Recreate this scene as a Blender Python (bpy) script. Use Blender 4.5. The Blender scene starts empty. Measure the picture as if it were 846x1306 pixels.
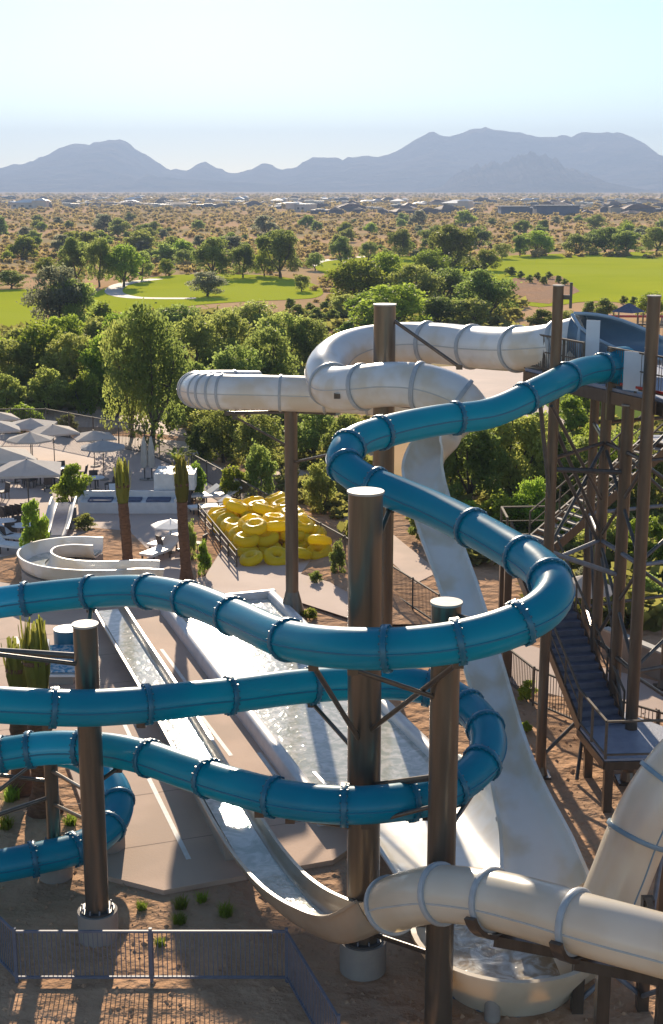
import bpy, math, random
import numpy as np
from mathutils import Vector, Matrix
R = math.radians
rnd = random.Random(7)
S = bpy.context.scene
COL = S.collection

# ------------------------------------------------------------------ camera geometry
F, CX, CY, HC = 1750.0, 423.0, 653.0, 17.0
PITCH = math.atan(413.0 / F)
CP, SP = math.cos(PITCH), math.sin(PITCH)

def ray(px, py):
    x, v = (px - CX) / F, (CY - py) / F
    return Vector((x, CP + v * SP, -SP + v * CP))
def P(px, py, D):                       # point seen at a pixel, D metres ahead
    r = ray(px, py); t = D / r.y
    return Vector((r.x * t, D, HC + r.z * t))
def G(px, py, z=0.0):                   # point seen at a pixel, at height z
    r = ray(px, py); t = (z - HC) / r.z
    return Vector((r.x * t, r.y * t, z))
def proj(p):
    q = Vector((p[0], p[1], p[2] - HC))
    d = q.y * CP - q.z * SP
    u = q.y * SP + q.z * CP
    return (CX + F * q.x / d, CY - F * u / d, d)
def mpp(p):                              # metres per photo pixel at a point
    return proj(p)[2] / F

# ------------------------------------------------------------------ materials
def newmat(name):
    m = bpy.data.materials.new(name); m.use_nodes = True
    nt = m.node_tree; nt.nodes.clear()
    out = nt.nodes.new('ShaderNodeOutputMaterial')
    return m, nt, out
def mat(name, c, rough=0.6, c2=None, scale=3.0, detail=5.0, bump=0.0, bscale=None, bdist=0.05, metal=0.0, coat=0.0,
        trans=None, tw=0.0, spec=0.5, lo=0.35, hi=0.65, stretch=None, objvar=0.0, c3=None, s3=0.2):
    m, nt, out = newmat(name); N, L = nt.nodes, nt.links
    b = N.new('ShaderNodeBsdfPrincipled')
    b.inputs['Roughness'].default_value = rough
    b.inputs['Metallic'].default_value = metal
    b.inputs['Coat Weight'].default_value = coat
    b.inputs['Coat Roughness'].default_value = 0.08
    b.inputs['Specular IOR Level'].default_value = spec
    tc = N.new('ShaderNodeTexCoord'); vec = tc.outputs['Object']
    if stretch:
        mp = N.new('ShaderNodeMapping'); mp.inputs['Scale'].default_value = stretch
        L.new(vec, mp.inputs['Vector']); vec = mp.outputs['Vector']
    def noise(s, d=detail):
        n = N.new('ShaderNodeTexNoise'); n.inputs['Scale'].default_value = s; n.inputs['Detail'].default_value = d
        L.new(vec, n.inputs['Vector']); return n
    def ramp(sock, a, bb, lo_, hi_):
        r = N.new('ShaderNodeValToRGB'); e = r.color_ramp.elements
        e[0].position, e[1].position = lo_, hi_
        e[0].color, e[1].color = (*a, 1), (*bb, 1)
        L.new(sock, r.inputs['Fac']); return r.outputs['Color']
    if c2 is None: c2 = tuple(min(1, x * 0.8) for x in c)
    col = ramp(noise(scale).outputs['Fac'], c, c2, lo, hi)
    if c3 is not None:
        f = ramp(noise(s3, 3).outputs['Fac'], (0, 0, 0), (1, 1, 1), 0.45, 0.6)
        mx = N.new('ShaderNodeMix'); mx.data_type = 'RGBA'
        L.new(f, mx.inputs['Factor']); L.new(col, mx.inputs['A']); mx.inputs['B'].default_value = (*c3, 1)
        col = mx.outputs['Result']
    if objvar:
        oi = N.new('ShaderNodeObjectInfo'); hs = N.new('ShaderNodeHueSaturation')
        mr = N.new('ShaderNodeMapRange'); mr.inputs['To Min'].default_value = 1 - objvar; mr.inputs['To Max'].default_value = 1 + objvar
        L.new(oi.outputs['Random'], mr.inputs['Value']); L.new(mr.outputs['Result'], hs.inputs['Value'])
        mr2 = N.new('ShaderNodeMapRange'); mr2.inputs['To Min'].default_value = 0.5 - objvar * 0.1; mr2.inputs['To Max'].default_value = 0.5 + objvar * 0.06
        mm = N.new('ShaderNodeMath'); mm.operation = 'FRACT'; m3 = N.new('ShaderNodeMath'); m3.operation = 'MULTIPLY'; m3.inputs[1].default_value = 7.31
        L.new(oi.outputs['Random'], m3.inputs[0]); L.new(m3.outputs[0], mm.inputs[0]); L.new(mm.outputs[0], mr2.inputs['Value'])
        L.new(mr2.outputs['Result'], hs.inputs['Hue']); L.new(col, hs.inputs['Color']); col = hs.outputs['Color']
    L.new(col, b.inputs['Base Color'])
    if bump:
        bn = noise(bscale or scale * 3, 6); bp = N.new('ShaderNodeBump')
        bp.inputs['Strength'].default_value = bump; bp.inputs['Distance'].default_value = bdist
        L.new(bn.outputs['Fac'], bp.inputs['Height']); L.new(bp.outputs['Normal'], b.inputs['Normal'])
    sh = b.outputs['BSDF']
    if trans is not None:
        t = N.new('ShaderNodeBsdfTranslucent'); mx = N.new('ShaderNodeMixShader'); mx.inputs[0].default_value = tw
        if objvar:
            hm = N.new('ShaderNodeMix'); hm.data_type = 'RGBA'; hm.blend_type = 'MULTIPLY'; hm.inputs['Factor'].default_value = 1
            sc = N.new('ShaderNodeVectorMath'); sc.operation = 'SCALE'; sc.inputs['Scale'].default_value = trans[0]
            L.new(col, sc.inputs[0]); L.new(sc.outputs['Vector'], t.inputs['Color'])
        else:
            t.inputs['Color'].default_value = (*trans, 1)
        L.new(sh, mx.inputs[1]); L.new(t.outputs[0], mx.inputs[2]); sh = mx.outputs[0]
    L.new(sh, out.inputs['Surface'])
    return m

M = {}
M['blue'] = mat('blue_fibreglass', (0.0, 0.235, 0.365), 0.3, (0.0, 0.20, 0.325), 1.2, spec=0.3, coat=0.14, trans=(0.0, 0.60, 0.68), tw=0.3, bump=0.03, bscale=5)
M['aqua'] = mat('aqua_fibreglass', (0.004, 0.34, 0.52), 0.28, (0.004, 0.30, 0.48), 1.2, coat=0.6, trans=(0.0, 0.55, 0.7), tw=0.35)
M['flange'] = mat('dark_teal_flange', (0.0, 0.115, 0.185), 0.35, (0.0, 0.13, 0.21), 4, coat=0.2)
M['white_gel'] = mat('white_fibreglass', (0.80, 0.79, 0.755), 0.3, (0.74, 0.73, 0.69), 0.9, coat=0.3, trans=(0.75, 0.62, 0.40), tw=0.12, c3=(0.68, 0.61, 0.49), s3=0.8)
M['beige_gel'] = mat('beige_fibreglass', (0.80, 0.73, 0.59), 0.3, (0.74, 0.66, 0.52), 0.9, coat=0.3, c3=(0.70, 0.60, 0.45), s3=0.6, trans=(0.85, 0.62, 0.30), tw=0.22)
M['grey_flange'] = mat('grey_flange', (0.42, 0.44, 0.45), 0.4, (0.36, 0.375, 0.38), 5)
M['seam_blue'] = mat('blue_seam', (0.0, 0.17, 0.27), 0.35, (0.0, 0.15, 0.24), 4)
M['seam_white'] = mat('pale_seam', (0.52, 0.51, 0.48), 0.4, (0.46, 0.45, 0.42), 4)
M['steel'] = mat('brown_painted_steel', (0.115, 0.085, 0.062), 0.32, (0.085, 0.062, 0.045), 2.5, metal=0.35, coat=0.25, stretch=(3, 3, 0.5), bump=0.02)
M['steel_pole'] = mat('bronze_pole_paint', (0.135, 0.108, 0.080), 0.3, (0.10, 0.08, 0.06), 2.0, c3=(0.16, 0.12, 0.085), s3=0.7, metal=0.45, coat=0.3, stretch=(4, 4, 0.35))
M['cap'] = mat('pale_cap_steel', (0.42, 0.38, 0.33), 0.6, (0.33, 0.30, 0.26), 6)
M['galv'] = mat('galvanised_pipe', (0.22, 0.225, 0.25), 0.6, (0.17, 0.175, 0.2), 6, metal=0.2)
M['rod'] = mat('dark_steel_rod', (0.10, 0.095, 0.09), 0.4, (0.07, 0.065, 0.06), 6, metal=0.3)
M['footing'] = mat('footing_concrete', (0.33, 0.285, 0.24), 0.85, (0.30, 0.26, 0.23), 4, bump=0.2)
M['fence'] = mat('slate_fence_paint', (0.14, 0.145, 0.19), 0.55, (0.11, 0.115, 0.15), 5)
M['pfence'] = mat('bronze_fence_paint', (0.16, 0.125, 0.095), 0.75, (0.12, 0.095, 0.07), 5, spec=0.2)
M['dirt'] = mat('raked_dirt', (0.54, 0.335, 0.205), 0.95, (0.41, 0.25, 0.15), 1.1, 8, bump=1.0, bscale=1.7, bdist=.30, c3=(0.44, 0.285, 0.185), s3=0.12, spec=0.0)
M['desert'] = mat('desert_soil', (0.64, 0.41, 0.23), 0.95, (0.54, 0.35, 0.19), 0.05, 8, bump=0.3, bscale=2, c3=(0.42, 0.33, 0.17), s3=0.012, spec=0.0)
M['deck'] = mat('tan_deck_concrete', (0.60, 0.425, 0.315), 0.8, (0.53, 0.37, 0.275), 0.6, 7, bump=0.12, bscale=14, c3=(0.50, 0.36, 0.27), s3=0.3, spec=0.12)
M['plaza'] = mat('pale_paving', (0.60, 0.46, 0.375), 0.8, (0.53, 0.40, 0.325), 0.5, 7, bump=0.1, bscale=9, spec=0.1, c3=(0.52, 0.40, 0.33), s3=0.15)
M['joint'] = mat('deck_joint', (0.30, 0.21, 0.16), 0.9)
M['line'] = mat('white_line_paint', (0.72, 0.69, 0.64), 0.7, (0.62, 0.58, 0.52), 5)
M['curb'] = mat('white_curb_gel', (0.66, 0.63, 0.60), 0.45, (0.58, 0.55, 0.52), 2)
M['turf'] = mat('fairway_turf', (0.44, 0.47, 0.035), 0.9, (0.36, 0.41, 0.028), 0.06, 6, c3=(0.42, 0.46, 0.045), s3=0.03, spec=0.0, bump=0.3, bscale=3)
M['turf_rough'] = mat('rough_turf', (0.13, 0.19, 0.035), 0.9, (0.16, 0.19, 0.05), 0.1, 6, spec=0.0)
M['cart'] = mat('cart_path_concrete', (0.58, 0.50, 0.42), 0.85, (0.5, 0.43, 0.36), 0.3)
M['bark'] = mat('grey_brown_bark', (0.10, 0.075, 0.05), 0.9, (0.06, 0.045, 0.03), 5, bump=0.5)
M['palmbark'] = mat('palm_fibre', (0.17, 0.085, 0.045), 0.95, (0.10, 0.05, 0.025), 5, bump=0.9, bscale=12, stretch=(1, 1, 3))
def leaf(name, c, c2, tw=0.55):
    return mat(name, c, 0.55, c2, 0.9, 3, trans=(2.3, 1, 1), tw=tw, objvar=0.24, spec=0.08)
M['leaf_dark'] = leaf('dark_leaves', (0.12, 0.155, 0.036), (0.15, 0.18, 0.042), .58)
M['leaf_olive'] = leaf('olive_leaves', (0.165, 0.20, 0.045), (0.20, 0.225, 0.058), .6)
M['leaf_green'] = leaf('fresh_leaves', (0.135, 0.185, 0.022), (0.18, 0.225, 0.03), 0.62)
M['leaf_grey'] = leaf('grey_green_leaves', (0.145, 0.155, 0.09), (0.17, 0.175, 0.10))
M['leaf_lime'] = leaf('lime_leaves', (0.19, 0.24, 0.03), (0.15, 0.21, 0.03), 0.5)
M['scrub'] = mat('dry_scrub', (0.28, 0.22, 0.10), 0.8, (0.17, 0.17, 0.06), 0.03, 6, trans=(0.52, 0.40, 0.15), tw=0.48, c3=(0.38, 0.25, 0.13), s3=0.02, spec=0.0)
M['under'] = mat('mixed_undergrowth', (0.18, 0.175, 0.06), 0.8, (0.115, 0.13, 0.035), 0.12, 6, trans=(0.42, 0.40, 0.10), tw=0.48, c3=(0.22, 0.19, 0.08), s3=0.05, spec=0.0)
M['yellow'] = mat('yellow_vinyl', (0.95, 0.73, 0.008), 0.35, (0.92, 0.68, 0.008), 2, trans=(1.0, 0.85, 0.02), tw=0.5, coat=0.2)
M['canvas'] = mat('grey_canvas', (0.60, 0.57, 0.54), 0.9, (0.54, 0.51, 0.48), 3, trans=(0.7, 0.64, 0.58), tw=0.35)
M['canvas2'] = mat('cream_canvas', (0.70, 0.65, 0.58), 0.9, (0.63, 0.58, 0.51), 3, trans=(0.75, 0.66, 0.55), tw=0.35)
M['white'] = mat('white_furniture', (0.74, 0.72, 0.70), 0.5, (0.66, 0.64, 0.62), 3)
M['cushion'] = mat('slate_cushion', (0.10, 0.12, 0.19), 0.9, (0.07, 0.085, 0.14), 4)
M['chair'] = mat('dark_wicker', (0.06, 0.05, 0.045), 0.7, (0.09, 0.07, 0.06), 8)
M['frond'] = leaf('palm_frond', (0.16, 0.18, 0.03), (0.20, 0.19, 0.04), 0.35)
M['deckboard'] = mat('grey_deck_plate', (0.27, 0.29, 0.36), 0.5, (0.22, 0.235, 0.30), 3, bump=0.2, bscale=20)
M['tread'] = mat('stair_tread_steel', (0.13, 0.14, 0.19), 0.5, (0.10, 0.11, 0.15), 4, metal=0.2)
M['sign'] = mat('pale_sign_board', (0.60, 0.66, 0.72), 0.5, (0.56, 0.62, 0.68), 3)
M['red'] = mat('red_paint', (0.45, 0.04, 0.03), 0.5)
M['wallh'] = mat('pale_stucco', (0.55, 0.47, 0.38), 0.9, (0.5, 0.42, 0.34), 0.3, objvar=0.3)
M['wallg'] = mat('slate_stucco', (0.12, 0.12, 0.14), 0.9, (0.09, 0.09, 0.11), 0.3, objvar=0.2)
M['roofw'] = mat('white_roof', (0.78, 0.76, 0.73), 0.6, (0.7, 0.68, 0.65), 0.3)
M['roofb'] = mat('brown_tile_roof', (0.20, 0.12, 0.085), 0.8, (0.15, 0.09, 0.06), 0.3, objvar=0.25)
M['rock'] = mat('mountain_rock', (0.15, 0.115, 0.09), 0.95, (0.08, 0.065, 0.05), 0.004, 8, spec=0.0, bump=1.0, bscale=0.006, bdist=90)
M['block'] = mat('tan_block_wall', (0.33, 0.25, 0.19), 0.9, (0.27, 0.2, 0.15), 2, bump=0.2)

def watermat(name, base, ripple, dist, rough=0.06):
    m, nt, out = newmat(name); N, L = nt.nodes, nt.links
    b = N.new('ShaderNodeBsdfPrincipled'); b.inputs['Roughness'].default_value = rough
    b.inputs['IOR'].default_value = 1.33; b.inputs['Specular IOR Level'].default_value = 0.6
    tc = N.new('ShaderNodeTexCoord')
    n1 = N.new('ShaderNodeTexNoise'); n1.inputs['Scale'].default_value = ripple; n1.inputs['Detail'].default_value = 4; n1.inputs['Distortion'].default_value = 0.8
    L.new(tc.outputs['Object'], n1.inputs['Vector'])
    n2 = N.new('ShaderNodeTexNoise'); n2.inputs['Scale'].default_value = ripple * 0.6; n2.inputs['Detail'].default_value = 6; n2.inputs['Distortion'].default_value = 1.5
    L.new(tc.outputs['Object'], n2.inputs['Vector'])
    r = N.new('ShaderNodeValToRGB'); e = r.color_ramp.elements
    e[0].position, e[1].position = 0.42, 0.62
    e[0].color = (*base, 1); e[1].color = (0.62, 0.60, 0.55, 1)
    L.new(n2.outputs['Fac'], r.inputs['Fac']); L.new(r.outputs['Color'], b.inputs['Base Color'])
    bp = N.new('ShaderNodeBump'); bp.inputs['Strength'].default_value = 1.0; bp.inputs['Distance'].default_value = dist
    L.new(n1.outputs['Fac'], bp.inputs['Height']); L.new(bp.outputs['Normal'], b.inputs['Normal'])
    L.new(b.outputs[0], out.inputs['Surface'])
    return m
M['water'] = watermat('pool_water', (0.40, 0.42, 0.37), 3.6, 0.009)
M['foam'] = watermat('churning_water', (0.36, 0.29, 0.21), 3.4, 0.035, 0.15)
M['poolblue'] = watermat('blue_splash_water', (0.03, 0.22, 0.34), 6.0, 0.03)

# ------------------------------------------------------------------ builders
def wloc(o):
    v = Vector((0, 0, 0))
    while o is not None: v = v + o.location; o = o.parent
    return v
def tag(o, label=None, cat=None, group=None, kind=None):
    if label: o['label'] = label
    if cat: o['category'] = cat
    if group: o['group'] = group
    if kind: o['kind'] = kind
    return o
def thing(name, label, cat, loc=(0, 0, 0), group=None, rz=0.0):
    o = bpy.data.objects.new(name, None); COL.objects.link(o)
    o.location = loc; o.rotation_euler = (0, 0, rz); o.empty_display_size = 0.3
    return tag(o, label, cat, group)
def link(name, me, parent=None, m=None):
    o = bpy.data.objects.new(name, me); COL.objects.link(o)
    if m is not None and not me.materials: me.materials.append(m)
    if parent is not None: o.parent = parent
    return o

class MB:
    def __init__(s): s.v, s.f, s.mi, s.cur = [], [], [], 0
    def add(s, vs, fs):
        b = len(s.v); s.v.extend([tuple(v) for v in vs])
        for f in fs: s.f.append([b + i for i in f]); s.mi.append(s.cur)
    def hexa(s, c):                                    # 8 corners: bottom 4 ccw, top 4
        s.add(c, [(3, 2, 1, 0), (4, 5, 6, 7), (0, 1, 5, 4), (1, 2, 6, 5), (2, 3, 7, 6), (3, 0, 4, 7)])
    def box(s, c, d, rz=0.0):
        cx, cy, cz = c; hx, hy, hz = d[0] / 2, d[1] / 2, d[2] / 2
        ca, sa = math.cos(rz), math.sin(rz); o = []
        for z in (-hz, hz):
            for x, y in ((-hx, -hy), (hx, -hy), (hx, hy), (-hx, hy)):
                o.append((cx + x * ca - y * sa, cy + x * sa + y * ca, cz + z))
        s.hexa(o)
    def bar(s, p, q, w, h=None):
        p, q = Vector(p), Vector(q); h = h or w; t = (q - p).normalized()
        up = Vector((0, 0, 1)) if abs(t.z) < 0.97 else Vector((0, 1, 0))
        a = t.cross(up).normalized(); b = a.cross(t).normalized()
        o = []
        for e in (p, q):
            for i, j in ((-1, -1), (1, -1), (1, 1), (-1, 1)): o.append(e + a * (i * w / 2) + b * (j * h / 2))
        s.hexa(o)
    def pipe(s, pts, r, n=10, cap=True):
        pts = [Vector(p) for p in pts]; k = len(pts)
        rr = r if isinstance(r, (list, tuple)) else [r] * k
        vs, a = [], None
        for i in range(k):
            t = (pts[min(i + 1, k - 1)] - pts[max(i - 1, 0)]).normalized()
            if a is None:
                u = Vector((0, 0, 1)) if abs(t.z) < 0.9 else Vector((1, 0, 0))
                a = u.cross(t).normalized()
            else: a = (a - t * a.dot(t)).normalized()
            b = t.cross(a)
            for j in range(n):
                th = 2 * math.pi * j / n
                vs.append(pts[i] + a * (math.cos(th) * rr[i]) + b * (math.sin(th) * rr[i]))
        fs = [(i * n + j, i * n + (j + 1) % n, (i + 1) * n + (j + 1) % n, (i + 1) * n + j) for i in range(k - 1) for j in range(n)]
        if cap: fs += [tuple(range(n - 1, -1, -1)), tuple(range((k - 1) * n, k * n))]
        s.add(vs, fs)
    def cyl(s, base, r, h, n=20, r2=None):
        b = Vector(base); s.pipe([b, b + Vector((0, 0, h))], [r, r if r2 is None else r2], n)
    def prism(s, poly, z0, z1):
        n = len(poly); vs = [(p[0], p[1], z0) for p in poly] + [(p[0], p[1], z1) for p in poly]
        area = sum(poly[i][0] * poly[(i + 1) % n][1] - poly[(i + 1) % n][0] * poly[i][1] for i in range(n))
        if area < 0: vs = vs[:n][::-1] + vs[n:][::-1]
        s.add(vs, [tuple(range(n - 1, -1, -1)), tuple(range(n, 2 * n))] + [(i, (i + 1) % n, n + (i + 1) % n, n + i) for i in range(n)])
    def sheet(s, poly, z):
        n = len(poly); vs = [(p[0], p[1], z) for p in poly]
        area = sum(poly[i][0] * poly[(i + 1) % n][1] - poly[(i + 1) % n][0] * poly[i][1] for i in range(n))
        if area < 0: vs = vs[::-1]
        s.add(vs, [tuple(range(n))])
    def lathe(s, c, prof, n=24, a0=0.0, a1=2 * math.pi):
        full = abs(a1 - a0 - 2 * math.pi) < 1e-6; m = n if full else n + 1; k = len(prof); vs = []
        for i in range(m):
            th = a0 + (a1 - a0) * i / n
            for r, z in prof: vs.append((c[0] + r * math.cos(th), c[1] + r * math.sin(th), c[2] + z))
        fs = []
        for i in range(n):
            j = (i + 1) % m
            for q in range(k - 1): fs.append((i * k + q, j * k + q, j * k + q + 1, i * k + q + 1))
        s.add(vs, fs)
    def sweep(s, frames, profs, closed=True, cap=True):
        """frames: (pos, side, up); profs: list of (side, up) lists, one per frame"""
        k = len(profs[0]); n = len(frames); vs = []
        for (p, a, b), pr in zip(frames, profs):
            for x, y in pr: vs.append(p + a * x + b * y)
        fs = []; kk = k if closed else k - 1
        for i in range(n - 1):
            for j in range(kk):
                fs.append((i * k + j, i * k + (j + 1) % k, (i + 1) * k + (j + 1) % k, (i + 1) * k + j))
        if cap and closed: fs += [tuple(range(k - 1, -1, -1)), tuple(range((n - 1) * k, n * k))]
        s.add(vs, fs)
    def build(s, name, m, parent=None, smooth=True, angle=40, world=True):
        off = wloc(parent) if (parent is not None and world) else Vector((0, 0, 0))
        me = bpy.data.meshes.new(name)
        me.from_pydata([(v[0] - off.x, v[1] - off.y, v[2] - off.z) for v in s.v], [], s.f)
        for q in (m if isinstance(m, (list, tuple)) else [m]): me.materials.append(q)
        if any(s.mi): me.polygons.foreach_set('material_index', s.mi)
        if smooth:
            me.polygons.foreach_set('use_smooth', [True] * len(me.polygons))
            me.set_sharp_from_angle(angle=R(angle))
        me.update()
        return link(name, me, parent)

def spline(ctrl, step=0.12):
    """Catmull-Rom through 3D control points; returns samples and control parameter of each"""
    c = [Vector(x) for x in ctrl]; n = len(c); out, par = [], []
    def at(i): return c[i] if 0 <= i < n else (c[0] * 2 - c[1] if i < 0 else c[-1] * 2 - c[-2])
    for i in range(n - 1):
        p0, p1, p2, p3 = at(i - 1), c[i], c[i + 1], at(i + 2)
        t0 = 0.0; t1 = t0 + max((p1 - p0).length, 1e-4) ** 0.5; t2 = t1 + max((p2 - p1).length, 1e-4) ** 0.5; t3 = t2 + max((p3 - p2).length, 1e-4) ** 0.5
        k = max(2, int((p2 - p1).length / step))
        for j in range(k):
            t = t1 + (t2 - t1) * j / k
            A1 = p0 * ((t1 - t) / (t1 - t0)) + p1 * ((t - t0) / (t1 - t0))
            A2 = p1 * ((t2 - t) / (t2 - t1)) + p2 * ((t - t1) / (t2 - t1))
            A3 = p2 * ((t3 - t) / (t3 - t2)) + p3 * ((t - t2) / (t3 - t2))
            B1 = A1 * ((t2 - t) / (t2 - t0)) + A2 * ((t - t0) / (t2 - t0))
            B2 = A2 * ((t3 - t) / (t3 - t1)) + A3 * ((t - t1) / (t3 - t1))
            out.append(B1 * ((t2 - t) / (t2 - t1)) + B2 * ((t - t1) / (t2 - t1))); par.append(i + j / k)
    out.append(c[-1]); par.append(n - 1.0)
    return out, par
def frames_of(pts):
    fr = []; n = len(pts)
    for i in range(n):
        t = (pts[min(i + 1, n - 1)] - pts[max(i - 1, 0)]).normalized()
        a = t.cross(Vector((0, 0, 1)))
        a = a.normalized() if a.length > 1e-4 else Vector((1, 0, 0))
        fr.append((pts[i], a, a.cross(t).normalized()))
    return fr
def circ(r, n=28, seam=0.0):
    o = []
    for j in range(n):
        th = 2 * math.pi * j / n
        rr = r
        o.append((rr * math.cos(th), rr * math.sin(th)))
    return o
def ringprof(r, s=0.018):                                # tube outline with a raised seam lip on both sides
    o = []; n = 32
    for j in range(n):
        th = 2 * math.pi * j / n - math.pi / 2
        o.append((r * math.cos(th), r * math.sin(th)))
    return o
def arcprof(r, a0, a1, th=0.05, n=26):                   # open shell, angles measured from straight up, clockwise
    outer = [(r * math.sin(a0 + (a1 - a0) * i / n), r * math.cos(a0 + (a1 - a0) * i / n)) for i in range(n + 1)]
    rr = r - th
    inner = [(rr * math.sin(a0 + (a1 - a0) * i / n), rr * math.cos(a0 + (a1 - a0) * i / n)) for i in range(n, -1, -1)]
    return outer + inner
def lerp(a, b, t): return a + (b - a) * t

def tube_slide(root, pts, par, flanges, r, msec, mfl, fl_w=0.11, fl_h=0.055, alt=None, shell=None, names=('tube_section', 'flange'), seam=True):
    """cut the path at the flanges; each stretch is a tube_section part and carries its flange and seam as sub-parts"""
    fr = frames_of(pts)
    cuts = [0] + sorted(set(flanges)) + [len(pts) - 1]
    cuts = [c for i, c in enumerate(cuts) if i == 0 or c > cuts[i - 1]]
    for k in range(len(cuts) - 1):
        i0, i1 = cuts[k], cuts[k + 1]
        if i1 - i0 < 1: continue
        seg = fr[i0:i1 + 1]
        mb = MB(); rr = r * (1.0 if k % 2 == 0 else 0.985)
        pp = par[(i0 + i1) // 2]
        sh = shell(pp) if shell else None
        if sh is None:
            mb.sweep(seg, [circ(rr, 30)] * len(seg), True, cap=False)
        else:
            mb.sweep(seg, [arcprof(rr, sh[0], sh[1], 0.05)] * len(seg), True)
        m = alt(pp) if alt and alt(pp) else msec
        sec = mb.build(names[0], m, root)
        if sh is None and seam:
            for sg in (-1, 1):
                sm = MB()
                pr = [(sg * (rr - 0.01), -0.022), (sg * (rr + 0.014), -0.014), (sg * (rr + 0.014), 0.014), (sg * (rr - 0.01), 0.022)]
                sm.sweep(seg, [pr] * len(seg), True)
                sm.build('seam_lip', M['seam_blue'] if msec is M['blue'] else (mfl if mfl is not M['grey_flange'] else M['seam_white']), sec)
        if k < len(cuts) - 2:
            p, a, b = fr[i1]; t = b.cross(a)
            fb = MB(); n = 30
            def ring(off, rad):
                return [p + t * off + a * (rad * math.cos(2 * math.pi * j / n)) + b * (rad * math.sin(2 * math.pi * j / n)) for j in range(n)]
            if sh is None:
                w = fl_w / 2
                rs = [ring(-w, r - 0.02), ring(-w, r + fl_h * 0.8), ring(-w * 0.6, r + fl_h), ring(w * 0.6, r + fl_h), ring(w, r + fl_h * 0.8), ring(w, r - 0.02)]
                vs = [v for q in rs for v in q]
                fs = [(i * n + j, i * n + (j + 1) % n, (i + 1) * n + (j + 1) % n, (i + 1) * n + j) for i in range(5) for j in range(n)]
                fb.add(vs, fs)
            else:
                prf = arcprof(r + fl_h, sh[0], sh[1], fl_h + 0.06)
                fb.sweep([(p - t * fl_w / 2, a, b), (p + t * fl_w / 2, a, b)], [prf] * 2, True)
            if sh is None and r < .5:
                for j in range(18):
                    th = 2 * math.pi * (j + .5) / 18; c_ = p + (a * math.cos(th) + b * math.sin(th)) * (r + fl_h * .55); fb.bar(c_ - t * (fl_w * .5 + .03), c_ + t * (fl_w * .5 + .03), .035)
            fb.build(names[1], mfl, sec)
    return fr

def near_idx(pts, par, px, py, lo, hi):
    best, bi = 1e9, 0
    for i, p in enumerate(pts):
        if lo <= par[i] <= hi:
            q = proj(p); d = (q[0] - px) ** 2 + (q[1] - py) ** 2
            if d < best: best, bi = d, i
    return bi
def copy_tree(o, parent=None):
    c = o.copy(); COL.objects.link(c)
    if parent is not None: c.parent = parent
    for ch in list(o.children): copy_tree(ch, c)
    return c

# ------------------------------------------------------------------ camera, world, sun
cam = bpy.data.objects.new('camera', bpy.data.cameras.new('camera')); COL.objects.link(cam)
cam.location = (0, 0, HC); cam.rotation_euler = (math.pi / 2 - PITCH, 0, 0)
cam.data.sensor_fit = 'VERTICAL'; cam.data.sensor_height = 24.0; cam.data.lens = F / 1306 * 24.0
cam.data.clip_start = 0.2; cam.data.clip_end = 40000
S.camera = cam
SUN_EL, SUN_AZ = R(19.5), R(-5.3)                       # azimuth measured from straight ahead, to the left
w = bpy.data.worlds.new('World'); S.world = w; w.use_nodes = True
nt = w.node_tree; bg = nt.nodes['Background']
sky = nt.nodes.new('ShaderNodeTexSky'); sky.sky_type = 'NISHITA'; sky.sun_disc = False
sky.sun_elevation = SUN_EL; sky.sun_rotation = SUN_AZ; sky.air_density = 1.0; sky.dust_density = 0.45; sky.ozone_density = 1.6; sky.altitude = 2000
nt.links.new(sky.outputs[0], bg.inputs[0]); bg.inputs[1].default_value = 0.068
sl = bpy.data.lights.new('sun', 'SUN'); sl.energy = 4.0; sl.angle = R(0.5); sl.color = (1.0, 0.85, 0.66)
so = bpy.data.objects.new('sun', sl); COL.objects.link(so)
sd = Vector((math.sin(SUN_AZ) * math.cos(SUN_EL), math.cos(SUN_AZ) * math.cos(SUN_EL), math.sin(SUN_EL)))
so.rotation_euler = sd.to_track_quat('Z', 'Y').to_euler(); so.location = (-30, 120, 90)
S.view_settings.view_transform = 'Standard'; S.view_settings.look = 'None'
S.view_settings.exposure = 1.33; S.view_settings.gamma = 1.0
S.render.engine = 'CYCLES'
S.cycles.use_denoising = True
S.cycles.max_bounces = 8; S.cycles.diffuse_bounces = 4; S.cycles.transmission_bounces = 4; S.cycles.volume_bounces = 0
S.cycles.caustics_reflective = False; S.cycles.caustics_refractive = False

# ------------------------------------------------------------------ setting: ground sheets
def px_poly(pts, z=0.0): return [tuple(G(x, y, 0.0))[:2] for x, y in pts]
def sheet(name, poly, z, m, kind='structure'):
    mb = MB(); mb.sheet(poly, z); o = mb.build(name, m, smooth=False); o['kind'] = kind; return o
sheet('desert_ground', [(-12000, -300), (12000, -300), (12000, 14000), (-12000, 14000)], 0.0, M['desert'])
sheet('park_dirt', [(-45, 5), (30, 5), (34, 70), (10, 75), (-12, 98), (-45, 104)], 0.008, M['dirt'])
deck_edge = [(-260, 985), (84, 972), (107, 1036), (138, 1124), (209, 1142), (291, 1127), (425, 1103), (560, 1010), (446, 850), (392, 800), (380, 772), (-260, 772)]
dk = MB(); dk.prism(px_poly(deck_edge), -0.3, 0.14); o = dk.build('pool_deck', M['deck'], smooth=False); o['kind'] = 'structure'
pl = px_poly([(-260, 771), (381, 771), (470, 800), (520, 800), (440, 705), (380, 668), (300, 612), (235, 565), (120, 556), (-160, 552)])
sheet('paved_plaza', pl, 0.12, M['plaza'])
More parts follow.
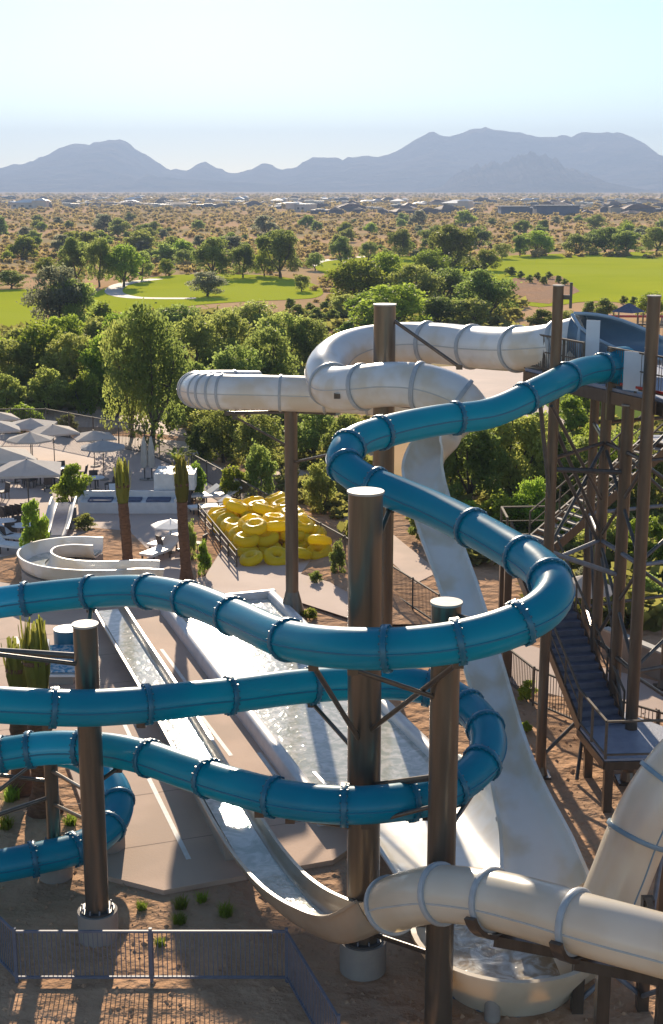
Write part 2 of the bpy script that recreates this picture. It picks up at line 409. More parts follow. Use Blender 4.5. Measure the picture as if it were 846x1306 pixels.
# dirt islands in the paving
def island(name, pts, z, m, h=0.25, seed=1):
    rr = random.Random(seed); poly = px_poly(pts); c = Vector((sum(p[0] for p in poly) / len(poly), sum(p[1] for p in poly) / len(poly), 0))
    n = len(poly); rings = [1.0, 0.92, 0.7, 0.4]; vs = []
    for k, s in enumerate(rings):
        for p in poly:
            q = c + (Vector((p[0], p[1], 0)) - c) * s
            vs.append((q.x, q.y, z + (0, 0.12, 0.75, 1.0)[k] * h + (rr.uniform(-.04, .04) if k else 0)))
    vs.append((c.x, c.y, z + h)); mb = MB()
    mb.add(vs, [(i + k * n, (i + 1) % n + k * n, (i + 1) % n + (k + 1) * n, i + (k + 1) * n) for k in range(3) for i in range(n)] + [(3 * n + i, 3 * n + (i + 1) % n, 4 * n) for i in range(n)])
    o = mb.build(name, m); o['kind'] = 'structure'; return o
island('planting_bed', [(-20, 742), (40, 752), (130, 756), (182, 742), (190, 705), (165, 680), (120, 676), (70, 700), (10, 712), (-30, 720)], 0.125, M['dirt'], 0.3, 1)
island('planting_bed', [(384, 735), (420, 745), (446, 762), (500, 800), (540, 800), (470, 712), (425, 690), (400, 712)], 0.125, M['dirt'], 0.15, 2)
island('planting_bed', [(238, 745), (262, 738), (285, 700), (262, 668), (248, 640), (226, 668), (240, 705)], 0.125, M['dirt'], 0.12, 3)
sheet('stair_path', px_poly([(640, 870), (760, 900), (900, 935), (900, 885), (760, 850), (650, 815)]), 0.02, M['plaza'])
sheet('far_plaza', px_poly([(560, 468), (700, 462), (900, 440), (960, 520), (760, 560), (735, 640), (690, 560), (640, 530), (580, 520)]), 0.03, M['plaza'])
# deck markings and joints, parallel to the flumes
U2 = Vector((0.3255, -0.9455, 0)); V2 = Vector((0.9455, 0.3255, 0))
def strip(mb, a, b, wd, z):
    a, b = Vector((a[0], a[1], 0)), Vector((b[0], b[1], 0)); t = (b - a).normalized(); s = Vector((-t.y, t.x, 0)) * wd / 2
    mb.sheet([(a - s)[:2], (b - s)[:2], (b + s)[:2], (a + s)[:2]], z)
for a, b in (((190, 993), (241, 1096)), ((249, 903), (295, 964)), ((206, 828), (240, 874)), ((150, 905), (172, 952)), ((20, 812), (38, 850)), ((330, 960), (352, 990))):
    mb = MB(); ga, gb = G(a[0], a[1], .14), G(b[0], b[1], .14); strip(mb, ga, gb, 0.13, 0.146); o = mb.build('deck_marking', M['line'], smooth=False); o['kind'] = 'structure'
mb = MB(); ctr = G(209, 1142)
for k in range(1, 9):
    q = Vector((ctr.x, ctr.y, 0)) - U2 * (3.1 * k - 0.6)
    strip(mb, q - V2 * (3.0 if k < 3 else 5), q + V2 * (6.5 if k < 3 else 3.2), 0.03, 0.143)
o = mb.build('deck_joint', M['joint'], smooth=False); o['kind'] = 'structure'
# golf course
def blob(pts): # smooth a polygon
    p3 = [Vector((x, y, 0)) for x, y in px_poly(pts)]
    p3 = p3 + [p3[0]]; c, _ = spline([p3[-2]] + p3 + [p3[1]], 4.0)
    i0 = min(range(len(c) // 3), key=lambda i: (c[i] - p3[0]).length); i1 = max(range(len(c) * 2 // 3, len(c)), key=lambda i: -(c[i] - p3[0]).length)
    return [(q.x, q.y) for q in c[i0:i1]]
for pts in ([(-120, 372), (0, 370), (45, 369), (55, 395), (50, 424), (0, 426), (-120, 430)],
            [(112, 384), (160, 360), (240, 350), (330, 351), (396, 361), (396, 381), (330, 384), (245, 390), (200, 404), (130, 404)],
            [(405, 338), (470, 326), (590, 330), (600, 352), (520, 360), (430, 352)],
            [(590, 345), (655, 326), (750, 323), (900, 320), (1100, 322), (1100, 400), (846, 392), (760, 384), (690, 392), (640, 372)]):
    sheet('golf_fairway', blob(pts), 0.05, M['turf'])
sheet('golf_fairway', blob([(690, 470), (760, 462), (830, 470), (800, 560), (735, 545)]), 0.06, M['turf_rough'])
def path_strip(name, pts, wd, z, m):
    c, _ = spline([Vector((*q, 0)) for q in px_poly(pts)], 2.0); mb = MB()
    fr = frames_of(c); vs, fs = [], []
    for i, (p, a, b) in enumerate(fr):
        vs += [(p + a * wd / 2)[:2] + (z,), (p - a * wd / 2)[:2] + (z,)]
        if i: fs.append((2 * i - 2, 2 * i - 1, 2 * i + 1, 2 * i))
    mb.add([tuple(v) for v in vs], fs); o = mb.build(name, m, smooth=False); o['kind'] = 'structure'
path_strip('cart_path', [(250, 381), (205, 381), (172, 380), (150, 376), (146, 369), (160, 362), (200, 356)], 3.0, 0.075, M['cart'])
path_strip('cart_path', [(392, 340), (410, 333), (440, 330), (470, 327)], 3.5, 0.075, M['cart'])
sheet('bare_earth', px_poly([(370, 395), (430, 388), (470, 420), (560, 430), (600, 470), (420, 440), (360, 425)]), 0.03, M['dirt'])
sheet('bare_earth', px_poly([(655, 355), (715, 352), (740, 372), (700, 388), (640, 382)]), 0.07, M['dirt'])
sheet('service_road', px_poly([(-120, 522), (60, 520), (160, 524), (250, 540), (330, 566), (450, 640), (560, 730), (530, 745), (430, 655), (320, 590), (235, 558), (140, 545), (-120, 548)]), 0.03, M['deck'])

# ------------------------------------------------------------------ mountains
def ridge(name, sil, D, depth, seed, base_py=240.0):
    rr = np.random.RandomState(seed)
    xs = np.linspace(sil[0][0], sil[-1][0], 260); ys = np.interp(xs, [s[0] for s in sil], [s[1] for s in sil])
    jag = np.interp(xs, np.linspace(xs[0], xs[-1], 75), rr.uniform(-3.0, 3.0, 75)) + np.interp(xs, np.linspace(xs[0], xs[-1], 230), rr.uniform(-2.2, 2.2, 230)); ys = ys + jag * (ys < 228)
    X = (xs - CX) / F * D * 1.0; Hh = np.maximum(0.5, (base_py - ys) / F * D + HC)
    nv = 35; vs = []
    ph = rr.uniform(0, 6.28, 8); fq = rr.uniform(0.002, 0.012, 8)
    for j in range(nv):
        v = j / (nv - 1) * 2 - 1                        # -1 near .. 1 far
        spur = sum(np.sin(X * fq[k] * (1 + 0.3 * v) + ph[k] + v * (2 + k)) for k in range(8)) / 8
        prof = np.clip(1 - abs(v), 0, 1) ** (1.15 + 0.25 * np.sin(X * 0.004 + ph[0]))
        rough = 1 + 0.55 * spur * (1 - abs(v)) * abs(v) * 2.2
        z = Hh * prof * np.clip(rough, 0.3, 1.05)
        yy = D + v * depth + 180 * spur * (1 - abs(v)) * abs(v)
        sc = 1.0
        for i in range(len(xs)): vs.append((float(X[i] * sc), float(yy[i]), float(max(-2, z[i] - 1.5))))
    n = len(xs); fs = [(j * n + i, j * n + i + 1, (j + 1) * n + i + 1, (j + 1) * n + i) for j in range(nv - 1) for i in range(n - 1)]
    mb = MB(); mb.add(vs, fs); o = mb.build(name, M['rock'], smooth=True, angle=180); o['kind'] = 'structure'; return o
SIL = [(-420, 238), (-200, 226), (-60, 222), (0, 218), (30, 212), (60, 205), (85, 194), (100, 188), (125, 185), (150, 181), (165, 184), (180, 192), (195, 199), (205, 206), (225, 214), (240, 217), (255, 210), (268, 207), (285, 215), (300, 219), (315, 219), (330, 214), (345, 210), (360, 218), (375, 216), (390, 207), (405, 202), (425, 204), (437, 208), (450, 202), (470, 203), (490, 203), (505, 196), (520, 186), (540, 175), (552, 172), (565, 178), (590, 172), (612, 169), (640, 172), (660, 176), (685, 182), (705, 178), (735, 175), (765, 174), (790, 177), (805, 186), (825, 197), (846, 204), (900, 222), (1000, 215), (1200, 236)]
ridge('mountains', SIL, 8000, 1500, 3)
ridge('mountains', [(520, 244), (560, 238), (575, 222), (600, 214), (640, 208), (662, 196), (680, 199), (700, 206), (730, 221), (760, 231), (800, 240), (830, 244)], 6200, 700, 8)
ridge('mountains', [(-300, 243), (-100, 236), (60, 229), (190, 226), (330, 233), (420, 238), (500, 240), (620, 243)], 6800, 500, 11)

# ------------------------------------------------------------------ blue tube slide
def C3(px, py, D): return P(px, py, D)
bl = [(782, 468, 39.6), (742, 474, 38.6), (690, 498, 36.7), (625, 527, 35.4), (560, 536, 34.6), (497, 549, 33.6), (449, 566, 32.6), (438, 590, 31.8), (462, 611, 31.2), (510, 631, 30.5), (560, 652, 29.6), (640, 694, 27.6), (695, 731, 25.9), (706, 758, 25.0), (688, 781, 24.5), (645, 802, 24.2), (585, 818, 24.1), (520, 826, 24.1), (450, 827, 24.4), (375, 818, 25.8), (300, 787, 28.6), (240, 764, 30.6), (180, 754, 32.2), (110, 756, 33.2), (40, 763, 33.4), (-30, 774, 33.2),
      (-110, 800, 31.6), (-160, 840, 29.5), (-130, 880, 27.8), (-60, 895, 27.3),
      (0, 899, 27.3), (60, 902, 27.5), (110, 903, 27.7), (180, 899, 28.0), (240, 892, 28.4), (300, 886, 28.9), (370, 877, 29.6), (440, 872, 30.2), (510, 872, 30.5), (560, 881, 30.4), (600, 905, 29.6), (622, 937, 28.5), (618, 968, 27.7), (590, 996, 27.0), (545, 1016, 26.5), (500, 1024, 26.2), (440, 1027, 26.1), (370, 1020, 26.4), (300, 1003, 27.2), (240, 984, 28.2), (190, 967, 29.1), (150, 958, 29.7), (110, 954, 30.1), (60, 954, 30.3), (10, 961, 30.3), (-50, 972, 30.2),
      (-130, 985, 30.8), (-175, 985, 32.5), (-140, 972, 34.6), (-60, 962, 35.4), (20, 956, 35.6), (90, 962, 35.2), (130, 985, 34.3), (149, 1012, 33.5), (148, 1041, 32.7), (128, 1066, 31.9), (95, 1083, 31.3), (50, 1094, 30.9), (0, 1104, 30.6), (-60, 1112, 30.2)]
bpts, bpar = spline([C3(*q) for q in bl], 0.13)
bfl = [(768, 466, 0, 1), (722, 480, 0, 3), (668, 508, 1, 4), (582, 533, 3, 5), (487, 551, 4, 6.5), (447, 568, 5, 7), (440, 594, 6.5, 8), (480, 618, 8, 10), (600, 672, 10, 12), (668, 712, 11, 13), (701, 741, 12, 13.6), (668, 793, 14, 16), (583, 818, 15, 17), (495, 827, 16.5, 18.5), (368, 816, 18.5, 20), (298, 786, 19.5, 21), (240, 765, 20.5, 22), (188, 754, 21.5, 23), (113, 756, 22.5, 24), (30, 764, 23, 25),
       (-60, 785, 25, 27), (-140, 870, 27, 29), (-50, 896, 28, 30), (65, 902, 30, 32), (188, 898, 32, 34), (290, 888, 34, 35.5), (400, 874, 35, 37.5), (545, 877, 38, 39.5), (596, 902, 39, 40.5), (617, 928, 40, 41.5), (613, 972, 41.5, 43), (580, 1001, 42.5, 44), (525, 1020, 44, 45.5), (440, 1027, 45, 47), (348, 1016, 46.5, 48), (268, 994, 47.5, 49.5), (191, 967, 49, 50.5), (104, 954, 51, 53), (42, 956, 52, 54), (5, 962, 53.3, 55),
       (-110, 984, 55, 57), (-90, 965, 57, 59), (40, 957, 59, 61), (134, 990, 61, 63), (151, 1022, 62.5, 64), (140, 1054, 63.5, 65), (98, 1082, 65, 66.4), (40, 1096, 66, 68)]
bcut = [near_idx(bpts, bpar, *q) for q in bfl]
blue = thing('tube_slide', 'glossy blue tube slide looping down from the tower', 'water slide', G(450, 1240))
BR = 0.40
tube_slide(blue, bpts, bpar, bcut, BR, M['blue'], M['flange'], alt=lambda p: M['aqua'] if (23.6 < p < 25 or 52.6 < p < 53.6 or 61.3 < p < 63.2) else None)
# flared entry bell and its collar
fr = frames_of(bpts); p, a, b = fr[0]; t = (bpts[0] - bpts[3]).normalized()
mb = MB(); prof = [(0.40, -0.25), (0.44, 0.0), (0.53, 0.12), (0.56, 0.35), (0.56, 0.55), (0.50, 0.55), (0.46, 0.2)]
vs, n = [], 28
for r_, z_ in prof:
    for j in range(n): vs.append(p + t * z_ + a * (r_ * math.cos(2 * math.pi * j / n)) + b * (r_ * math.sin(2 * math.pi * j / n)))
mb.add(vs, [(i * n + j, i * n + (j + 1) % n, (i + 1) * n + (j + 1) % n, (i + 1) * n + j) for i in range(len(prof) - 1) for j in range(n)])
mb.build('entry_bell', M['blue'], blue)

# ------------------------------------------------------------------ bronze columns carrying the slides
def pole(name, label, base, ztop, r, foot_r, foot_h, arms=(), cat='pole', group=None, m='steel_pole', segs=32, rb=None):
    t = thing(name, label, cat, base, group)
    b = Vector(base); z0 = foot_h
    mb = MB(); mb.pipe([b + Vector((0, 0, z0 + 0.03)), Vector((b.x, b.y, ztop))], [rb or r, r], segs, False); mb.build('shaft', M[m], t)
    mb = MB(); mb.cyl((b.x, b.y, ztop), r + 0.025, 0.045, segs); mb.build('cap', M['cap'], t, angle=30)
    if foot_h:
        mb = MB(); mb.cyl((b.x, b.y, -0.4), foot_r, foot_h + 0.4, 28); ft = mb.build('footing', M['footing'], t, angle=30)
        mb = MB(); mb.cyl((b.x, b.y, z0), foot_r * 0.86, 0.05, 28); mb.build('base_plate', M['rod'], t, angle=30)
        mb = MB()
        for k in range(10):
            th = 2 * math.pi * k / 10; mb.cyl((b.x + foot_r * .77 * math.cos(th), b.y + foot_r * .77 * math.sin(th), z0 + .05), 0.022, 0.09, 6)
        mb.build('anchor_bolts', M['galv'], t)
    for (q0, q1, rad) in arms:
        mb = MB(); mb.pipe([q0, q1], rad, 10); arm = mb.build('support_arm', M['steel'], t)
        mb = MB(); mb.box(q1, (.2, .2, .16)); mb.build('bracket', M['steel'], arm, smooth=False)
    return t
def on(base, z): return Vector((base.x, base.y, z))
def tp(px, py, lo, hi, drop=0.42):                       # a point on the underside of the blue tube
    q = bpts[near_idx(bpts, bpar, px, py, lo, hi)]; return q - Vector((0, 0, drop))
A = G(463, 1236); A.z = 0
pole('steel_pole', 'tall bronze pole standing in the middle, behind the yellowish tube mouth', A, 17 - A.y * 0.2213, 0.36, 0.52, 0.75,
     [(on(A, 5.3), tp(400, 822, 18, 20), .055), (on(A, 5.6), tp(585, 818, 15, 17), .055), (on(A, 4.6), tp(545, 1016, 43, 45.5), .05), (on(A, 3.7), tp(370, 1020, 46, 48), .06), (on(A, 9.2), tp(500, 627, 8, 10), .06), (on(A, 3.4), tp(330, 1010, 46, 49, .44), .05), (on(A, 5.0), tp(400, 875, 35, 37), .05)])
B = Vector(((565 - CX) / F * (25.4 * CP + HC * SP) * 1.0, 25.4, 0)); B.x = P(565, 1000, 25.4).x
pole('steel_pole', 'bronze pole with a flat pale cap crossing in front of the lower blue loop', B, 17 - 25.4 * 0.3076, 0.29, 0.5, 0.0,
     [(on(B, 9.0), tp(668, 790, 14, 15.5, .3), .05), (on(B, 5.6), on(A, 4.4), .07), (on(B, 5.0), tp(470, 1026, 45, 47), .045), (on(B, 4.2), tp(610, 975, 41.5, 43), .05), (on(B, 1.6), on(A, 0.95), .06), (on(B, 7.2), tp(450, 827, 17, 18.5), .05)])
C = G(126, 1196); C.z = 0
pole('steel_pole', 'slim bronze pole rising between the loops at the lower left', C, 17 - C.y * 0.325, 0.27, 0.46, 0.72,
     [(on(C, 7.1), tp(118, 757, 22.5, 24), .06), (on(C, 6.9), P(-60, 826, 30.5), .075), (on(C, 5.5), tp(60, 902, 30, 32), .05), (on(C, 5.5), tp(180, 899, 32, 34), .05), (on(C, 3.8), tp(150, 958, 50, 52), .05), (on(C, 6.7), P(-40, 830, 27.6) , .05)])
Dd = G(72, 1118); Dd.z = 0
pole('steel_pole', 'short bronze post beside the lowest blue bend', Dd, 17 - Dd.y * 0.4255, 0.17, 0.42, 0.85,
     [(on(Dd, 3.4), P(-30, 1030, 31), .05), (on(Dd, 2.6), P(-30, 985, 31.6), .05), (on(Dd, 2.2), P(-40, 1052, 31), .055), (on(Dd, 2.9), on(C, 3.6), .05), (on(Dd, 2.0), on(C, 2.9), .045)])
E = Vector((P(140, 1090, 33.1).x, 33.1, 0))
t = thing('slide_pedestal', 'pale concrete pedestal under the lowest blue tube bend', 'pedestal', E)
mb = MB(); mb.cyl(on(E, -0.3), .42, 1.05, 28); mb.build('footing', M['footing'], t, angle=30)
mb = MB(); mb.cyl(on(E, .75), .15, .35, 20); mb.build('shaft', M['steel'], t, angle=30)
K = Vector((P(490, 500, 46.2).x, 46.2, 0))
pole('steel_pole', 'thick dark pole standing inside the coil of the white flume', K, 17 - 46.2 * 0.0824, 0.37, 0.6, 0.4,
     [(on(K, 12.9), P(586, 468, 45.4), .06), (on(K, 10.2), P(430, 505, 44.2), .08), (on(K, 9.9), P(540, 520, 44.6), .08)])
Vv = Vector((P(373, 785, 53.4).x, 53.4, 0))
tv = pole('steel_pole', 'slender brown pole holding up the end of the horizontal white tube', Vv, 8.55, 0.26, 0.6, 0.12,
     [(on(Vv, 8.45), P(290, 527, 53.2), .07), (on(Vv, 8.45), P(425, 527, 53.2), .07), (on(Vv, 6.4), P(480, 566, 49), .05), (on(Vv, 7.0), P(300, 532, 53), .045)])
mb = MB(); mb.pipe([on(Vv, .17), on(Vv, 1.1)], [.52, .27], 24, False); mb.build('base_flare', M['steel_pole'], tv)

# ------------------------------------------------------------------ white raft flume with the open coil
W = thing('raft_flume', 'white flume coiling round a dark pole, then dropping as an open chute', 'water slide', G(600, 1200))
wl = [(742, 432, 43.3), (706, 441, 43.7), (660, 445, 45.2), (610, 443, 47.2), (560, 438, 48.6), (515, 437, 49.4), (470, 441, 49.4), (434, 452, 48.4), (416, 472, 47.0), (426, 494, 45.6), (458, 494, 44.5), (500, 490, 43.8), (545, 494, 43.3), (583, 510, 43.0), (602, 533, 43.0)]
wp, wpar = spline([C3(*q) for q in wl], 0.15)
wf = [(712, 440, 0, 2), (660, 445, 1, 3), (600, 442, 2.5, 4), (545, 437, 3.5, 5), (487, 439, 5, 6.5), (424, 490, 8.0, 9.4), (465, 492, 9.6, 10.8), (532, 492, 11, 12.4), (583, 511, 12.4, 13.6)]
wc = [near_idx(wp, wpar, *q) for q in wf]
WR = 0.73
tube_slide(W, wp, wpar, wc, WR, M['white_gel'], M['grey_flange'], fl_w=0.14, fl_h=0.06)
# entrance scoop on the platform
p, a, b = frames_of(wp)[0]; t = (wp[0] - wp[3]).normalized(); t.z = 0; t.normalize(); up = Vector((0, 0, 1)); sd_ = up.cross(t)
mb = MB(); n = 22; rows = []
c0 = wp[0] + Vector((0, 0, 0))
for k in range(9):
    s_ = k / 8; off = 2.9 * s_ - .3; r_ = 0.78 + 0.12 * math.sin(s_ * math.pi); topN = math.pi * (0.93 - 0.62 * s_ ** 0.45); topF = math.pi * (0.98 - 0.44 * s_ ** 1.2)
    row = [c0 + t * off + sd_ * (r_ * math.sin(lerp(-topN, topF, j / n))) + up * (-r_ * math.cos(lerp(-topN, topF, j / n)) * (1 - .25 * s_) - .12 * s_) for j in range(n + 1)]
    rows.append(row)
vs = [v for rw in rows for v in rw]; m1 = n + 1
mb.add(vs, [(i * m1 + j, i * m1 + j + 1, (i + 1) * m1 + j + 1, (i + 1) * m1 + j) for i in range(8) for j in range(n)])
sc_ = mb.build('entrance_scoop', mat('blue_grey_gel', (0.15, 0.23, 0.30), 0.35, (0.12, 0.19, 0.26), 1.5, coat=.3), W)
sc_.modifiers.new('Solidify', 'SOLIDIFY').thickness = 0.05
mr = mat('pale_scoop_rim', (0.36, 0.45, 0.52), 0.35, (0.30, 0.39, 0.46), 3)
for ee, lab in (([rw[-1] for rw in rows], 0), ([rw[0] for rw in rows], 0), (rows[1], 0), (rows[-1], 0)):
    mb = MB(); mb.pipe(ee, .055, 8); mb.build('rim', mr, sc_)
# the long open chute
ch = [(602, 533, 43.0), (585, 560, 43.3), (556, 585, 43.0), (540, 612, 42.2), (547, 650, 41.0), (561, 700, 39.6), (583, 762, 38.0), (611, 850, 35.8), (640, 950, 33.4), (660, 1020, 31.6), (682, 1085, 30.1), (694, 1135, 29.0)]
cp_, cpar = spline([C3(*q) for q in ch], 0.2)
def chute_prof(wd, hl, hr, th=0.07, n=16, flat=0.62):
    """U trough: width wd, bank heights hl / hr, rounded corners and a rolled lip"""
    o = []
    for i in range(n + 1):
        u = i / n * 2 - 1; h = hr if u > 0 else hl
        k = max(0.0, (abs(u) - flat) / (1 - flat))
        o.append((wd / 2 * (u if abs(u) < flat else math.copysign(flat + (1 - flat) * math.sin(k * math.pi / 2) ** 0.9, u)), h * (1 - math.cos(k * math.pi / 2))))
    x0, y0 = o[-1]; o2 = [(x0 + 0.09, y0), (x0 + 0.09, y0 - 0.06)]
    under = [(x * (1 + th / wd), y - th) for x, y in reversed(o)]
    x1, y1 = o[0]; o3 = [(x1 - 0.09, y1 - 0.06), (x1 - 0.09, y1)]
    return o + o2 + under + o3
cfr = frames_of(cp_); profs = []
for i, pr in enumerate(cpar):
    s_ = i / (len(cpar) - 1)
    wd = lerp(1.34, .86, s_ ** .5) + 1.08 * max(0, (s_ - 0.72) / 0.28) ** 1.5
    ramp_ = max(0.0, min(1.0, (pr - 1.2) / 2.2))
    hl = lerp(1.1, 0.42, ramp_); hr = lerp(0.9, 0.38, ramp_)
    profs.append(chute_prof(wd, hl, hr, flat=.42))
mb = MB(); mb.sweep(cfr, profs, True); chu = mb.build('drop_chute', M['white_gel'], W)
for q in ((0.30), (0.42), (0.55), (0.68), (0.80), (0.9)):
    i = int(q * (len(cp_) - 1)); p, a, b = cfr[i]; t = b.cross(a); mb = MB()
    pr = [(x * 1.02, y - 0.035) for x, y in profs[i]]
    mb.sweep([(p - t * .04, a, b), (p + t * .04, a, b)], [pr] * 2, True); mb.build('joint_rib', M['grey_flange'], chu)
# the bowl at the bottom
bc = Vector((P(650, 1210, 27.0).x, 27.15, 0.30))
def bowl(c, rx, ry, n=48):
    vs, fs = [], []; k = 9
    for i in range(n):
        th = 2 * math.pi * i / n; back = max(0.0, math.sin(th)) ; hh = lerp(0.95, 0.12, min(1, back * 1.5))
        for j in range(k):
            s_ = j / (k - 1); rr = 0.55 + 0.45 * math.sin(s_ * math.pi / 2); z = hh * (1 - math.cos(s_ * math.pi / 2))
            vs.append((c.x + rx * rr * math.cos(th), c.y + ry * rr * math.sin(th), c.z + z))
        vs.append((c.x + (rx + .12) * math.cos(th), c.y + (ry + .12) * math.sin(th), c.z + hh))
        vs.append((c.x + (rx + .10) * math.cos(th), c.y + (ry + .10) * math.sin(th), c.z + hh - .12))
        vs.append((c.x + rx * .72 * math.cos(th), c.y + ry * .72 * math.sin(th), c.z - .28))
    k2 = k + 3
    for i in range(n):
        j2 = (i + 1) % n
        for q in range(k2 - 1): fs.append((i * k2 + q, j2 * k2 + q, j2 * k2 + q + 1, i * k2 + q + 1))
    fs.append(tuple(i * k2 for i in range(n))); fs.append(tuple(i * k2 + k2 - 1 for i in range(n - 1, -1, -1)))
    return vs, fs
mb = MB(); mb.add(*bowl(bc, 2.05, 2.05)); bo = mb.build('splash_bowl', M['beige_gel'], W)
mb = MB(); n = 40; mb.add([(bc.x, bc.y, bc.z + .3)] + [(bc.x + 1.62 * math.cos(2 * math.pi * i / n), bc.y + 1.66 * math.sin(2 * math.pi * i / n), bc.z + .3) for i in range(n)], [(0, 1 + i, 1 + (i + 1) % n) for i in range(n)])
mb.build('water', M['foam'], bo)
for q in (-2.6, -2.1, -1.55, -1.0, -.5):
    x, y = bc.x + 1.4 * math.cos(q), bc.y + 1.35 * math.sin(q)
    mb = MB(); mb.cyl((x, y, -.3), .13, .62, 14); mb.build('leg', M['galv'], bo)
# exit run with high flared walls, leading back to the pool
rl = [G(500, 985, .3), G(540, 1040, .35), G(585, 1100, .45), G(622, 1150, .55)]
rl = [Vector((1.62, 37.0, .35)), Vector((2.2, 34.8, .36)), Vector((2.75, 32.6, .42)), Vector((3.2, 30.4, .52)), Vector((3.45, 28.6, .58))]
rp, rpar = spline(rl, 0.2); rfr = frames_of(rp); profs = []
for i, pr in enumerate(rpar):
    s_ = i / (len(rpar) - 1)
    hump = math.exp(-((s_ - 0.42) / 0.3) ** 2)
    # path runs towards the camera, so "right of travel" is the left of the picture
    profs.append(chute_prof(lerp(4.3, 3.0, s_), 0.35 + 0.95 * hump, 0.4 + 0.25 * hump, flat=0.5))
mb = MB(); mb.sweep(rfr, profs, True); mb.build('exit_run', M['white_gel'], W)

# ------------------------------------------------------------------ horizontal white tube behind the coil
V_ = thing('white_tube_slide', 'straight horizontal white tube with close ribs at its turning end', 'water slide', Vv + Vector((0, 1.3, 0)))
vl = [(560, 512, 52.0), (500, 508, 52.6), (430, 504, 53.0), (340, 501, 53.2), (290, 500, 53.3), (262, 499, 53.8), (249, 497, 55.2), (250, 495, 57.0), (275, 493, 58.6), (330, 493, 59.5)]
vp, vpar = spline([C3(*q) for q in vl], 0.15)
vf = [(470, 506, 1, 2), (415, 503, 1.8, 3), (357, 501, 2.5, 3.6), (285, 500, 3.5, 4.6)] + [(283 - 8 * k, 500, 4, 5.9) for k in range(1, 5)] + [(249, 497, 5.6, 6.5), (250, 495, 6.5, 7.3), (300, 493, 8, 9)]
tube_slide(V_, vp, vpar, [near_idx(vp, vpar, *q) for q in vf], 0.70, M['white_gel'], M['grey_flange'], fl_w=0.10, fl_h=0.035)

# ------------------------------------------------------------------ beige tube at the lower right with its open runout
Bg = thing('beige_tube_slide', 'beige tube slide in front that opens into a long brown channel across the deck', 'water slide', G(560, 1260))
gl = [(1050, 1262, 20.6), (930, 1230, 21.0), (846, 1206, 21.4), (760, 1183, 21.9), (680, 1160, 22.8), (620, 1146, 23.6), (563, 1140, 24.3), (520, 1147, 25.0), (496, 1156, 25.6)]
gp, gpar = spline([C3(*q) for q in gl], 0.13)
gf = [(900, 1232, 1, 2.4), (737, 1182, 2.8, 4), (628, 1148, 4, 5.6), (562, 1140, 5, 6.6), (500, 1154, 6.8, 8)]
tube_slide(Bg, gp, gpar, [near_idx(gp, gpar, *q) for q in gf], 0.555, M['beige_gel'], M['grey_flange'], fl_w=0.12, fl_h=0.06)
q0 = gp[-1]
ol = [q0 - Vector((0, 0, .42)), P(448, 1190, 26.3) + Vector((0, 0, -.1)), P(405, 1178, 27.3), P(368, 1150, 28.6), P(335, 1110, 30.4), G(305, 1063, .95), G(275, 1012, .8), G(247, 962, .66), G(205, 890, .55), G(165, 825, .48), G(138, 780, .45)]
op, opar = spline(ol, 0.2); ofr = frames_of(op); profs = []
for pr in opar:
    k = max(0.0, 1 - pr / 4.5)
    profs.append(chute_prof(lerp(1.0, 1.12, 1 - k), 0.34 + 0.42 * k, 0.34 + 0.3 * k, 0.06, flat=.55 - .2 * k))
mb = MB(); mb.sweep(ofr, profs, True); run = mb.build('open_channel', mat('tan_channel_gel', (0.40, 0.32, 0.225), .32, (0.33, .255, .175), 1.2, coat=.3, trans=(.8, .5, .2), tw=.12), Bg)
mb = MB(); ws = [(p + b * 0.07, a, b) for (p, a, b) in ofr]
vs, fs = [], []
for i, (p, a, b) in enumerate(ws):
    if opar[i] < .9: continue
    ww = .40 * min(1, .35 + opar[i] / 5)
    vs += [p + a * ww, p - a * ww]
    if len(vs) > 2: m_ = len(vs); fs.append((m_ - 4, m_ - 3, m_ - 1, m_ - 2))
mb.add(vs, fs); mb.build('water', M['water'], run)
mb = MB(); mb.sweep([(p, a, Vector((0, 0, 1))) for (p, a, b), pr in zip(ofr, opar) if pr > 5.0], [[(-.42, -.06), (-.30, -.9), (.30, -.9), (.42, -.06)]] * sum(1 for pr in opar if pr > 5.0), True)
mb.build('channel_plinth', M['footing'], run)
for (px, py, lo, hi) in ((628, 1148, 4, 5.6), (737, 1182, 2.8, 4)):
    i = near_idx(gp, gpar, px, py, lo, hi); p, a, b = frames_of(gp)[i]; t = b.cross(a)
    mb = MB(); n = 14
    prf = arcprof(.72, R(100), R(260), .09, 14); mb.sweep([(p - t * .12, a, b), (p + t * .12, a, b)], [prf] * 2, True); sad = mb.build('saddle', M['steel'], Bg)
    mb = MB(); q = p - b * .74; mb.bar(q - a * .1, q + Vector((1.6, -.4, -.15)), .16, .22); mb.build('support_beam', M['steel'], sad)

# ------------------------------------------------------------------ steep beige tube dropping into the bowl
B2 = thing('drop_tube_slide', 'steep grey-beige tube with blue seams plunging behind the beige tube at the right', 'water slide', G(760, 1290))
dl = [(1010, 925, 28.6), (940, 932, 28.4), (885, 960, 28.1), (842, 1010, 27.9), (813, 1065, 27.7), (789, 1125, 27.5), (765, 1180, 27.3), (735, 1215, 27.1), (700, 1232, 26.9)]
dp, dpar = spline([C3(*q) for q in dl], 0.13)
df = [(850, 996, 1.8, 3.4), (812, 1066, 3, 5), (770, 1175, 5.2, 7)]
M['blueseam'] = mat('blue_grey_seam', (0.24, 0.33, 0.39), .4, (0.2, .28, .34), 4)
tube_slide(B2, dp, dpar, [near_idx(dp, dpar, *q) for q in df], 0.66, M['beige_gel'], M['blueseam'], fl_w=0.10, fl_h=0.05)

